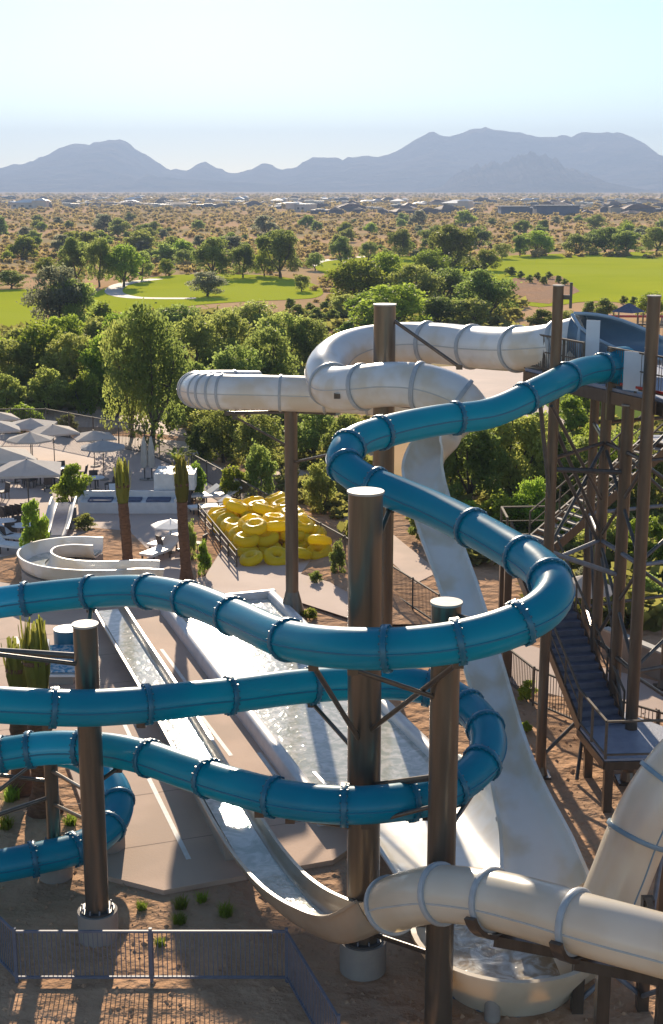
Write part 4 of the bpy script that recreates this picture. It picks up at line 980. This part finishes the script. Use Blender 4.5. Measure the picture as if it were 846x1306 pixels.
# small blue splash slide by the palms
q = G(80, 868, .14); t = thing('splash_tray', 'small white splash tray with blue water and a blue drum behind', 'water feature', q)
mb = MB(); mb.sweep([(q + Vector((0.1, -.6, .35)), Vector((1, 0, 0)), Vector((0, 0, 1))), (q + Vector((-.15, 1.3, .75)), Vector((1, 0, 0)), Vector((0, 0, 1)))], [[(-.62, 0), (-.62, .35), (-.52, .35), (-.52, .08), (.52, .08), (.52, .35), (.62, .35), (.62, 0)]] * 2, True); mb.build('tray', M['white'], t, smooth=False)
mb = MB(); mb.add([q + Vector((-.4, -.55, .5)), q + Vector((.6, -.55, .5)), q + Vector((.35, 1.25, .9)), q + Vector((-.65, 1.25, .9))], [(0, 1, 2, 3)]); mb.build('water', M['poolblue'], t, smooth=False)
mb = MB(); mb.cyl(q + Vector((-.1, 1.75, 0)), .5, 1.35, 20); mb.build('drum', M['flange'], t, angle=30); mb = MB(); mb.box(q + Vector((0, .3, .2)), (.9, 1.4, .4)); mb.build('base', M['footing'], t, smooth=False)

# ------------------------------------------------------------------ palms with tied fronds
def palm(name, label, base, h, r, head, tie=True, seed=0):
    rr = random.Random(seed); t = thing(name, label, 'palm tree', base, 'transplanted palms'); b = Vector(base)
    mb = MB(); pts, rad = [], []
    for i in range(26):
        s_ = i / 25; pts.append(b + Vector((.06 * math.sin(s_ * 3 + seed), .05 * math.sin(s_ * 4), h * s_))); rad.append(r * (1.35 - .6 * min(1, s_ * 5) + (.05 if i % 2 else 0)) * (1 + rr.uniform(-.04, .04)))
    mb.pipe(pts, rad, 14); mb.build('trunk', M['palmbark'], t)
    top = pts[-1]; mb = MB()
    for k in range(70 if tie else 22):
        th = rr.uniform(0, 6.28); L_ = head * rr.uniform(.75, 1.1)
        d = Vector((math.cos(th), math.sin(th), 0)); side = Vector((-d.y, d.x, 0)); prev = None
        for i in range(7):
            s_ = i / 6
            if tie: p = top + d * (r * .55 + (.14 * math.sin(s_ * 3.0) * rr.uniform(.7, 1.1)) + (.5 * max(0, s_ - .45) ** 1.3 if k % 6 == 0 else 0)) + Vector((0, 0, L_ * s_ - .15)); wv = .07 * (1 - s_ * .6)
            else: p = top + d * (L_ * s_ * .62) + Vector((0, 0, L_ * (1.15 * s_ - .75 * s_ * s_))); wv = .085 * math.sin(max(.1, s_) * 2.9) + .012
            cur = (p - side * wv + Vector((0, 0, -.03)), p, p + side * wv + Vector((0, 0, -.03)))
            if prev: mb.add([prev[0], prev[1], cur[1], cur[0], prev[2], cur[2]], [(0, 1, 2, 3), (1, 4, 5, 2)])
            prev = cur
    mb.build('crown', M['frond'], t, smooth=False)
    if tie:
        mb = MB(); mb.cyl(top + Vector((0, 0, head * .35)), r * .55 + .15, .12, 14); mb.build('tie_band', M['palmbark'], t)
bb = G(162, 738); palm('palm_tree', 'brown palm trunk with tied yellow-green head, beside the horseshoe flume', bb, 17 - bb.y * .2235 - .3, .30, 2.0, True, 1)
bb = G(237, 748); palm('palm_tree', 'brown palm trunk with tied head between the white lounger and the yellow tubes', bb, 17 - bb.y * .2260 - .1, .30, 2.0, True, 2)
bb = G(58, 1035); palm('palm_tree', 'stout red-brown palm behind the short post, green fronds tied upright above the tube', bb, 3.7, .40, 2.0, True, 3)
bb = G(30, 1010); palm('palm_tree', 'red-brown palm at the left edge with a smaller tied head beside the splash tray', bb, 3.2, .34, 1.5, True, 4)
palm('palm_tree', 'small open-fronded palm growing in the square white planter', PLANTER, .35, .13, 1.7, False, 5)

# ------------------------------------------------------------------ trees and shrubs
def tuft_mesh(seed):
    r_ = random.Random(seed); mb = MB()
    for k in range(150):
        th = r_.uniform(0, 6.28); L_ = r_.uniform(.5, 1.0); lean = r_.uniform(.1, .55); d = Vector((math.cos(th), math.sin(th), 0)); b = d * r_.uniform(0, .12) + Vector((r_.uniform(-.2, .2), r_.uniform(-.2, .2), 0)); sd = Vector((-d.y, d.x, 0)) * .022
        m_ = b + d * lean * L_ * .35 + Vector((0, 0, L_ * .6)); e = b + d * lean * L_ + Vector((0, 0, L_ * .92))
        mb.add([b - sd, b + sd, m_ + sd * .8, m_ - sd * .8, e], [(0, 1, 2, 3), (3, 2, 4)])
    o = mb.build('blades', M['leaf_lime'], smooth=False); me = o.data; bpy.data.objects.remove(o); return me
TUFTS = [tuft_mesh(1), tuft_mesh(2)]
def leaf_cloud(rs, clumps, per, lsz, elong=1.6):
    """many small bent leaf sprays scattered through clumps; returns numpy verts, faces"""
    c = np.array([q[0] for q in clumps]); rad = np.array([q[1] for q in clumps])
    idx = rs.choice(len(c), per * len(c), p=rad ** 2 / (rad ** 2).sum())
    n = len(idx)
    d = rs.normal(size=(n, 3)); d /= np.linalg.norm(d, axis=1)[:, None]
    rr = rad[idx] * rs.uniform(0.35, 1.0, n) ** 0.6 * np.where(rs.uniform(size=n) < .16, rs.uniform(1.0, 1.7, n), 1.0)
    pos = c[idx] + d * rr[:, None] * np.array([1, 1, .8])
    a = rs.normal(size=(n, 3)) + d * .6; a /= np.linalg.norm(a, axis=1)[:, None]
    b = np.cross(a, rs.normal(size=(n, 3))); b /= np.linalg.norm(b, axis=1)[:, None]
    s = lsz * rs.uniform(.6, 1.35, n)[:, None]
    a, b = a * s * elong / 2, b * s / 2
    v = np.stack([pos - a, pos + b * .9 - a * .1, pos + a, pos - b * .9 + a * .1], 1).reshape(-1, 3)
    return v, n
def quads_mesh(name, v, n, m):
    me = bpy.data.meshes.new(name); me.vertices.add(4 * n); me.vertices.foreach_set('co', v.astype(np.float32).ravel())
    me.loops.add(4 * n); me.loops.foreach_set('vertex_index', np.arange(4 * n, dtype=np.int32))
    me.polygons.add(n); me.polygons.foreach_set('loop_start', np.arange(0, 4 * n, 4, dtype=np.int32)); 
    me.update(calc_edges=True); me.validate(); me.materials.append(m); return me
def tree_variant(seed, kind, ntr, m, leafn, lsz, trunk_h=.3, bushy=False):
    """unit tree: about 1 high and 1 wide. Returns (trunk mesh, crown mesh)"""
    rs = np.random.RandomState(seed); r_ = random.Random(seed); clumps = []; tm = MB()
    nl = r_.randint(5, 7)
    base = Vector((0, 0, 0))
    fork = Vector((r_.uniform(-.03, .03), r_.uniform(-.03, .03), trunk_h * .45 if not bushy else .05))
    tm.pipe([base - Vector((0, 0, .05)), base + Vector((.01, 0, fork.z * .5)), fork], [.038, .030, .026], 8)
    for k in range(nl):
        th = 2 * math.pi * (k + r_.uniform(-.3, .3)) / nl; out = r_.uniform(.16, .33); zt = r_.uniform(.45, .85) if kind != 'wide' else r_.uniform(.45, .72)
        if k == 0: out, zt = .06, .88
        end = Vector((math.cos(th) * out, math.sin(th) * out, zt)); mid = fork.lerp(end, .5) + Vector((math.cos(th) * .05, math.sin(th) * .05, -.02))
        tm.pipe([fork, mid, end], [.02, .013, .006], 6)
        for q in range(3):
            e2 = mid.lerp(end, r_.uniform(.2, .9)) + Vector((r_.uniform(-.16, .16), r_.uniform(-.16, .16), r_.uniform(-.08, .12)))
            tm.pipe([mid.lerp(end, .3 + .2 * q), e2], [.008, .004], 5)
            clumps.append(((e2.x, e2.y, e2.z), r_.uniform(.09, .17)))
        clumps.append(((end.x, end.y, end.z), r_.uniform(.12, .19)))
    for k in range(ntr):
        th = r_.uniform(0, 6.28); z = r_.uniform(.10 if bushy else .13, .93); env = math.sin(min(1, max(0.05, (z + (.2 if bushy else .1)) / (1.2 if bushy else 1.1))) * math.pi) ** .6 * .46
        rr = env * r_.uniform(.45, 1.0); clumps.append(((rr * math.cos(th), rr * math.sin(th), z), r_.uniform(.06, .145)))
    v, n = leaf_cloud(rs, clumps, max(1, leafn // len(clumps)), lsz)
    v[:, 2] = np.maximum(v[:, 2], 0.015)
    off = None
    tmesh = tm.build('trunk', M['bark']); tme = tmesh.data; bpy.data.objects.remove(tmesh)
    return tme, quads_mesh('crown', v, n, m)
VAR = {}
for key, args in {'dark1': (1, 'round', 30, M['leaf_dark'], 7600, .030), 'dark2': (2, 'wide', 34, M['leaf_dark'], 7600, .030), 'olive1': (3, 'round', 32, M['leaf_olive'], 7000, .030), 'olive2': (4, 'wide', 36, M['leaf_olive'], 7000, .031),
                  'green1': (5, 'round', 32, M['leaf_green'], 7000, .030), 'green2': (6, 'wide', 36, M['leaf_green'], 7000, .031), 'grey1': (7, 'round', 34, M['leaf_grey'], 7000, .029), 'big1': (8, 'round', 34, M['leaf_dark'], 8500, .024), 'big2': (9, 'round', 34, M['leaf_olive'], 8000, .024)}.items():
    VAR[key] = tree_variant(*args)
for key, args in {'bushd': (11, 'wide', 18, M['leaf_dark'], 4500, .045, .1, True), 'busho': (12, 'wide', 18, M['leaf_olive'], 4500, .045, .1, True), 'bushg': (13, 'wide', 18, M['leaf_green'], 4500, .045, .1, True), 'bushl': (14, 'wide', 16, M['leaf_lime'], 4000, .05, .1, True), 'bushy': (15, 'wide', 16, M['leaf_grey'], 4000, .045, .1, True)}.items():
    VAR[key] = tree_variant(*args)
SHADE = {'dark1': 'dark green', 'dark2': 'dark spreading', 'olive1': 'olive green', 'olive2': 'loose olive', 'green1': 'fresh green', 'green2': 'fresh spreading', 'grey1': 'grey-green', 'big1': 'tall broad', 'big2': 'tall olive', 'bushd': 'dark', 'busho': 'olive', 'bushg': 'green', 'bushl': 'lime green', 'bushy': 'grey-green'}
reg = {}
def tree(key, px, py, hw, top, where, label=None, z=0.0):
    q = G(px, py, 0.0); q.z = z; D = q.y
    h = max(.3, (HC - D * math.tan(PITCH + math.atan((top - 653) / F))) - z); wd = 2 * hw * mpp(q + Vector((0, 0, h / 2)))
    bush = key.startswith('bush'); nm, cat = ('shrub', 'shrub') if bush else ('tree', 'tree')
    t = thing(nm, label or '', cat, q, ('shrubs ' if bush else 'trees ') + where, rnd.uniform(0, 6.28)); t.scale = (wd, wd, h)
    link('trunk', VAR[key][0], t); link('crown', VAR[key][1], t)
    if not label: reg.setdefault((SHADE[key], nm, where), []).append((px, t))
    return t
J = lambda a: rnd.uniform(-a, a)
w1 = 'along the near golf course edge'
for a in ((76, 428, 44, 338, 'grey1'), (95, 428, 34, 355, 'olive1'), (265, 378, 28, 346, 'grey1'), (385, 372, 13, 350, 'olive1'), (135, 425, 22, 385, 'bushg'), (180, 440, 30, 396, 'green1'), (228, 436, 34, 388, 'olive1'), (330, 432, 38, 384, 'olive2'), (290, 440, 30, 392, 'olive1')): tree(a[4], *a[:4], w1)
w2 = 'along the far golf course edge'
for a in ((97, 362, 26, 303, 'dark2'), (127, 366, 22, 303, 'dark1'), (158, 366, 28, 312, 'green2'), (181, 358, 20, 320, 'olive1'), (212, 352, 12, 330, 'green1'), (272, 355, 30, 303, 'dark2'), (310, 354, 20, 311, 'dark1'), (337, 352, 16, 316, 'green1'), (358, 354, 32, 293, 'dark1'), (435, 335, 17, 302, 'dark2'), (510, 330, 18, 292, 'dark1'), (470, 332, 14, 308, 'olive1'), (685, 326, 27, 294, 'green1'), (663, 327, 14, 300, 'dark1'), (772, 324, 30, 290, 'dark2'), (735, 324, 22, 298, 'olive1'), (800, 326, 22, 294, 'dark1'), (838, 322, 26, 290, 'dark2'), (620, 345, 20, 318, 'green1'), (15, 368, 24, 345, 'dark2'), (60, 352, 18, 328, 'green1'), (235, 340, 16, 318, 'olive1'), (402, 345, 14, 322, 'olive2'), (640, 330, 14, 310, 'olive1')): tree(a[4], *a[:4], w2)
w3 = 'in the grove above the white tubes'
for a in ((576, 352, 38, 286, 'dark1'), (548, 362, 32, 318, 'green2'), (455, 392, 44, 330, 'green2'), (492, 385, 40, 322, 'green1'), (530, 398, 40, 338, 'dark2'), (566, 392, 36, 342, 'dark1'), (602, 385, 34, 345, 'green2'), (618, 412, 48, 344, 'dark2'), (505, 425, 56, 362, 'green1'), (470, 418, 34, 372, 'green2'), (560, 420, 36, 378, 'dark1'), (600, 420, 34, 380, 'olive1'), (440, 405, 22, 375, 'olive1')): tree(a[4], *a[:4], w3)
w4 = 'in the thicket above the umbrella terrace'
for a in ((15, 505, 40, 432, 'olive1'), (55, 500, 46, 412, 'green2'), (98, 508, 44, 424, 'olive2'), (30, 470, 40, 418, 'olive2'), (85, 470, 40, 402, 'green1'), (128, 470, 36, 404, 'olive1'), (135, 515, 36, 428, 'green2'), (250, 500, 44, 402, 'olive1'), (160, 480, 40, 398, 'green1'), (290, 490, 42, 398, 'olive2'), (300, 535, 40, 440, 'olive1'), (345, 520, 40, 418, 'olive2'), (360, 480, 40, 398, 'olive1'), (395, 480, 34, 405, 'olive2'), (250, 545, 36, 462, 'dark2'), (-20, 500, 40, 410, 'green1'), (60, 528, 28, 468, 'busho'), (10, 530, 26, 476, 'busho'), (110, 528, 26, 474, 'bushg'), (150, 532, 24, 486, 'busho')): tree(a[4], *a[:4], w4)
tree('big1', 196, 572, 62, 390, w4, 'tall broad tree standing right beside the turning end of the horizontal white tube')
tree('big2', 168, 560, 40, 402, w4, 'tall olive tree overlapping the big broad tree on its left')
w5 = 'under the horizontal white tube'
for a in ((285, 590, 34, 520, 'dark2'), (330, 600, 36, 528, 'olive1'), (400, 590, 40, 520, 'olive2'), (330, 640, 24, 565, 'busho'), (300, 640, 22, 595, 'bushg'), (440, 610, 34, 530, 'dark2'), (410, 655, 24, 590, 'busho'), (455, 690, 16, 640, 'busho'), (255, 590, 20, 540, 'bushd'), (270, 570, 30, 520, 'olive1')): tree(a[4], *a[:4], w5)
w6 = 'between the white chute and the stair tower'
for a in ((600, 650, 52, 538, 'dark1'), (560, 640, 44, 545, 'dark2'), (655, 640, 56, 520, 'olive1'), (625, 615, 50, 520, 'dark2'), (690, 625, 44, 528, 'dark2'), (640, 690, 32, 628, 'bushg'), (678, 690, 34, 610, 'green1'), (600, 680, 24, 640, 'bushg'), (540, 690, 30, 620, 'bushd'), (585, 700, 24, 660, 'busho')): tree(a[4], *a[:4], w6)
w7 = 'behind the legs of the stair tower'
for a in ((745, 640, 40, 555, 'olive2'), (790, 650, 40, 560, 'green2'), (838, 660, 40, 570, 'olive1'), (770, 720, 40, 655, 'busho'), (825, 730, 36, 660, 'bushg'), (720, 700, 26, 650, 'bushg'), (760, 590, 34, 540, 'green1'), (830, 780, 26, 735, 'busho'), (745, 770, 24, 725, 'bushy'), (730, 560, 24, 508, 'bushl'), (750, 532, 30, 490, 'bushl'), (860, 620, 30, 560, 'green1'), (800, 600, 36, 545, 'olive2')): tree(a[4], *a[:4], w7)
w8 = 'by the bare earth near the fairways'
for a in ((690, 425, 22, 394, 'bushd'), (720, 424, 26, 396, 'olive1'), (770, 408, 18, 380, 'bushd'), (752, 404, 12, 384, 'bushd'), (795, 388, 7, 377, 'bushd'), (808, 389, 7, 378, 'bushd'), (830, 408, 24, 372, 'green2'), (700, 356, 6, 346, 'bushd'), (686, 358, 6, 347, 'bushd'), (676, 361, 6, 350, 'bushd'), (712, 361, 6, 351, 'bushd'), (664, 356, 6, 345, 'bushd'), (694, 363, 7, 352, 'bushd'), (720, 364, 6, 355, 'bushd'), (652, 352, 10, 340, 'bushd'), (380, 412, 16, 388, 'bushd'), (404, 414, 14, 392, 'bushd'), (425, 412, 12, 394, 'bushd'), (395, 400, 9, 386, 'bushd'), (415, 398, 9, 384, 'bushd'), (370, 398, 10, 380, 'bushd'), (443, 430, 18, 410, 'bushl')): tree(a[4], *a[:4], w8)
w9 = 'on the umbrella terrace'
for a, lab in (((92, 648, 26, 593, 'bushl'), 'bright lime shrub in the middle of the terrace, below the round grey umbrella'), ((45, 712, 20, 640, 'bushl'), 'young yellow-green sapling at the planting bed edge, left of the toboggan run'), ((32, 550, 26, 515, 'bushg'), 'green shrub under the fence at the back left of the terrace'), ((88, 556, 18, 528, 'bushd'), 'dark shrub at the terrace fence behind the umbrellas'), ((250, 640, 14, 590, 'bushg'), 'leafy young shrub just right of the white planter'), ((262, 738, 10, 690, 'bushg'), 'thin green shrub between the right palm trunk and the yellow tubes'), ((245, 720, 9, 665, 'busho'), 'thin olive shrub behind the right palm trunk'), ((108, 678, 16, 655, 'busho'), 'low rusty shrub at the foot of the toboggan run'), ((432, 738, 12, 690, 'busho'), 'grey-olive shrub at the front right corner of the yellow tubes'), ((395, 790, 12, 776, 'bushg'), 'small green tuft at the flared foot of the slender pole'), ((672, 895, 14, 868, 'bushl'), 'bright grass-green shrub on the path right of the white chute'), ((672, 935, 9, 920, 'bushg'), 'small green tuft right of the white chute, below the bright shrub'), ((402, 745, 10, 728, 'busho'), 'low olive tuft in front of the yellow tubes')): tree(a[4], *a[:4], w9, lab)
for k, (px, py, hw, top) in enumerate(((231, 1158, 9, 1140), (258, 1150, 8, 1132), (229, 1178, 9, 1150), (204, 1206, 7, 1188), (181, 1160, 7, 1144), (90, 1052, 9, 1038), (8, 1056, 10, 1040), (288, 1168, 10, 1140), (15, 1020, 12, 1000))):
    q = G(px, py); s_ = hw * 1.5 * mpp(q) / .5; o = link('grass_tuft', TUFTS[k % 2]); o.location = q; o.scale = (s_, s_, s_ * .62); o.rotation_euler = (0, 0, k * 1.3)
    tag(o, 'small green grass tuft in the dirt, ' + ('at the deck corner', 'right of the deck corner tuft', 'just below the deck corner tuft', 'behind the front fence near the slim pole', 'left of the deck corner', 'beside the palm foot', 'at the picture edge under the lowest tube', 'in the shade under the brown channel', 'left of the palm feet')[k], 'grass tuft', 'grass tufts in the raked dirt')
w10 = 'dotting the desert beyond the golf course'
k = 0
while k < 120:
    py = rnd.uniform(283, 340); px = rnd.uniform(-10, 860)
    if py > 318 and (380 < px < 480 or px > 590): continue
    q = G(px, py); sz = rnd.uniform(2.2, 6.0) if rnd.random() < .8 else rnd.uniform(6, 9)
    hw = sz * .62 / mpp(q); top = proj(q + Vector((0, 0, sz * .8)))[1]
    tree(rnd.choice(['bushd', 'busho', 'busho', 'bushy', 'bushg', 'dark2']), px, py, hw, top, w10); k += 1
num = lambda i: ordn[i] if i < 12 else '%d%s' % (i + 1, 'th' if 10 < (i + 1) % 100 < 20 else {1: 'st', 2: 'nd', 3: 'rd'}.get((i + 1) % 10, 'th'))
for (sh, nm, where), L_ in reg.items():
    L_.sort(key=lambda e: e[0])
    for i, (px, t) in enumerate(L_):
        t['label'] = ('lone %s %s %s' % (sh, nm, where)) if len(L_) == 1 else ('%s %s %s from the left %s' % (num(i), sh, nm, where))

# desert scrub: the uncountable low growth of the plain
rs = np.random.RandomState(5)
tmpl = []
for s_ in range(5):
    v, n = leaf_cloud(rs, [((rs.uniform(-.3, .3), rs.uniform(-.3, .3), rs.uniform(.15, .6)), rs.uniform(.2, .38)) for _ in range(7)], 8, .30, 1.3); v[:, 2] = np.maximum(v[:, 2], .0); tmpl.append(v)
allv = []
def scatter(n, d0, d1, smin, smax, keep=lambda x, y, px, py: True):
    k = 0
    while k < n:
        D = math.sqrt(rs.uniform(d0 * d0, d1 * d1)); X = rs.uniform(-1, 1) * D * .31
        px, py, _ = proj((X, D, 0))
        if not keep(X, D, px, py): k += .2; continue
        s_ = rs.uniform(smin, smax); a = rs.uniform(0, 6.28); ca, sa = math.cos(a) * s_, math.sin(a) * s_
        v = tmpl[rs.randint(5)]
        allv.append(np.stack([v[:, 0] * ca - v[:, 1] * sa + X, v[:, 0] * sa + v[:, 1] * ca + D, v[:, 2] * s_ * rs.uniform(.6, .95)], 1)); k += 1
def near_ok(x, y, px, py):
    if px > 585 and 318 < py: return False
    if py > 352 and (px < 60 or 105 < px < 400): return False
    if 400 < px < 600 and 322 < py < 350: return False
    if py > 400: return False
    return True
scatter(1500, 165, 420, .8, 2.4, near_ok)
scatter(3000, 340, 900, 1.2, 3.4)
scatter(3200, 800, 2000, 2.2, 5.0)
scatter(1600, 1800, 4200, 4, 9)
scatter(700, 950, 2300, 4.5, 8)
v = np.concatenate(allv); allv = []
def box_scatter(n, x0, x1, y0, y1, smin, smax, keep=None):
    for k in range(n):
        px, py = rs.uniform(x0, x1), rs.uniform(y0, y1)
        if keep and not keep(px, py): continue
        q = G(px, py); s_ = rs.uniform(smin, smax); a = rs.uniform(0, 6.28); ca, sa = math.cos(a) * s_, math.sin(a) * s_; u = tmpl[rs.randint(5)]
        allv.append(np.stack([u[:, 0] * ca - u[:, 1] * sa + q.x, u[:, 0] * sa + u[:, 1] * ca + q.y, u[:, 2] * s_ * rs.uniform(.5, .9)], 1))
box_scatter(1000, -40, 420, 405, 522, 1.2, 3.2, lambda x, y: x > 65 or y > 428)
box_scatter(420, 235, 470, 535, 690, .6, 1.6, lambda x, y: y < 560 + (x - 245) * .60 or x > 440)
box_scatter(520, 545, 900, 540, 800, .8, 2.2, lambda x, y: x > 690 or y < 720)
box_scatter(260, 430, 660, 380, 432, 1.2, 3.0)
vv = np.concatenate(allv); o = link('undergrowth', quads_mesh('undergrowth', vv, len(vv) // 4, M['under'])); o['kind'] = 'stuff'
o = link('desert_scrub', quads_mesh('desert_scrub', v, len(v) // 4, M['scrub'])); o['kind'] = 'stuff'

# loose stones and clods on the raked dirt
def stones():
    vs, fs = [], []; base = [(1, 0, 0), (0, 1, 0), (-1, 0, 0), (0, -1, 0), (0, 0, 1), (0, 0, -.4)]; tri = [(0, 1, 4), (1, 2, 4), (2, 3, 4), (3, 0, 4), (1, 0, 5), (2, 1, 5), (3, 2, 5), (0, 3, 5)]
    for k in range(2600):
        px, py = rs.uniform(-10, 856), rs.uniform(900, 1320); q = G(px, py)
        if 85 < px < 620 and py < 1100: continue
        r_ = .02 + .07 * rs.uniform() ** 3; o_ = len(vs); a = rs.uniform(0, 6.28)
        for x, y, z in base: vs.append((q.x + r_ * (x * math.cos(a) - y * math.sin(a)) * rs.uniform(.7, 1.3), q.y + r_ * (x * math.sin(a) + y * math.cos(a)) * rs.uniform(.7, 1.3), .012 + r_ * z * rs.uniform(.5, .9)))
        fs += [tuple(o_ + i for i in t_) for t_ in tri]
    mb = MB(); mb.add(vs, fs); o = mb.build('gravel', M['dirt'], smooth=False); o['kind'] = 'stuff'
stones()
# ------------------------------------------------------------------ far town
def house(seed, wallm, roofm, flat):
    r_ = random.Random(seed); mb = MB(); w_, d_, h_ = r_.uniform(14, 24), r_.uniform(10, 16), r_.uniform(3.6, 5.5)
    mb.box((0, 0, h_ / 2), (w_, d_, h_)); x2 = r_.uniform(-.5, .5) * w_; w2 = w_ * .45; h2 = h_ * r_.uniform(.8, 1.5); mb.box((x2, -d_ * .45, h2 / 2), (w2, d_ * .5, h2))
    mb.cur = 1
    def hip(cx, cy, ww, dd, z, rise):
        e = .6; a, b = ww / 2 + e, dd / 2 + e; k = max(0, a - b)
        if flat: mb.box((cx, cy, z + .3), (ww + .5, dd + .5, .6))
        else: mb.add([(cx - a, cy - b, z), (cx + a, cy - b, z), (cx + a, cy + b, z), (cx - a, cy + b, z), (cx - k, cy, z + rise), (cx + k, cy, z + rise)], [(0, 1, 5, 4), (1, 2, 5), (2, 3, 4, 5), (3, 0, 4), (3, 2, 1, 0)])
    hip(0, 0, w_, d_, h_, 2.6); hip(x2, -d_ * .45, w2, d_ * .5, h2 + .01, 1.8)
    mb.cur = 2
    for k in range(4): mb.box((-w_ * .38 + w_ * .25 * k, -d_ / 2 - .02, h_ * .5), (1.8, .12, 1.5))
    o = mb.build('house', [M[wallm], M[roofm], M['rod']], smooth=False); me = o.data; bpy.data.objects.remove(o); return me
HV = [('pale house under a white flat roof', house(1, 'wallh', 'roofw', True)), ('pale house under a brown hipped roof', house(2, 'wallh', 'roofb', False)), ('slate grey house under a white flat roof', house(3, 'wallg', 'roofw', True)), ('slate grey house under a dark hipped roof', house(4, 'wallg', 'roofb', False)), ('pale house under a white hipped roof', house(5, 'wallh', 'roofw', False))]
spots = []
tries = 0
while len(spots) < 165 and tries < 6000:
    tries += 1
    px = rnd.uniform(-15, 860); py = rnd.uniform(255, 275) if px > 370 else rnd.uniform(253, 267)
    if px < 60 and rnd.random() < .6: continue
    q = G(px, py)
    if all((q.x - s[0].x) ** 2 + (q.y - s[0].y) ** 2 > 26 ** 2 for s in spots): spots.append((q, px, py))
cnt = {}
for q, px, py in sorted(spots, key=lambda s: s[1]):
    desc, me = rnd.choice([HV[2], HV[3], HV[3], HV[1], HV[0], HV[3], HV[4], HV[2], HV[1]] if px > 380 else [HV[0], HV[4], HV[3], HV[2], HV[1], HV[3]])
    o = link('house', me); o.location = q; o.rotation_euler = (0, 0, rnd.choice([0, 0, 1.57, .4, -.5]) + J(.2)); s_ = rnd.uniform(.5, .95); o.scale = (s_ * rnd.uniform(.9, 1.5), s_, s_ * rnd.uniform(.8, 1.15))
    sector = 'left' if px < 380 else 'right'; kk = cnt[(desc, sector)] = cnt.get((desc, sector), -1) + 1
    tag(o, desc + ', ' + num(kk) + ' from the left below the ' + ('lone peak' if sector == 'left' else 'long ridge'), 'house', 'houses of the far town')
for k, (px, py, w_, h_) in enumerate(((655, 275, 18, 5.5), (709, 275, 27, 6))):
    q = G(px, py); t = thing('long_building', ('wide', 'widest')[k] + ' slate blue flat-roofed building facing the desert, among the houses', 'building', q)
    mb = MB(); mb.box((q.x, q.y, h_ / 2), (w_, 18, h_)); mb.build('walls', mat('blue_grey_cladding%d' % k, (.10, .13, .19), .7), t, smooth=False)
    mb = MB(); mb.box((q.x, q.y, h_ + .25), (w_ + 1, 19, .5)); mb.build('roof', M['rod'], t, smooth=False)

# ------------------------------------------------------------------ air
def haze():
    mb = MB(); mb.hexa([(-6500, -60, -1), (6500, -60, -1), (6500, 10500, -1), (-6500, 10500, -1), (-6500, -60, 430), (6500, -60, 430), (6500, 10500, 430), (-6500, 10500, 430)])
    m, nt, out = newmat('haze_air'); v = nt.nodes.new('ShaderNodeVolumePrincipled')
    v.inputs['Color'].default_value = (0.47, 0.615, 0.88, 1); v.inputs['Density'].default_value = 1.9e-4; v.inputs['Anisotropy'].default_value = 0.12
    nt.links.new(v.outputs[0], out.inputs['Volume'])
    o = mb.build('haze', m, smooth=False); o['kind'] = 'stuff'
    o.display_type = 'WIRE'
haze()
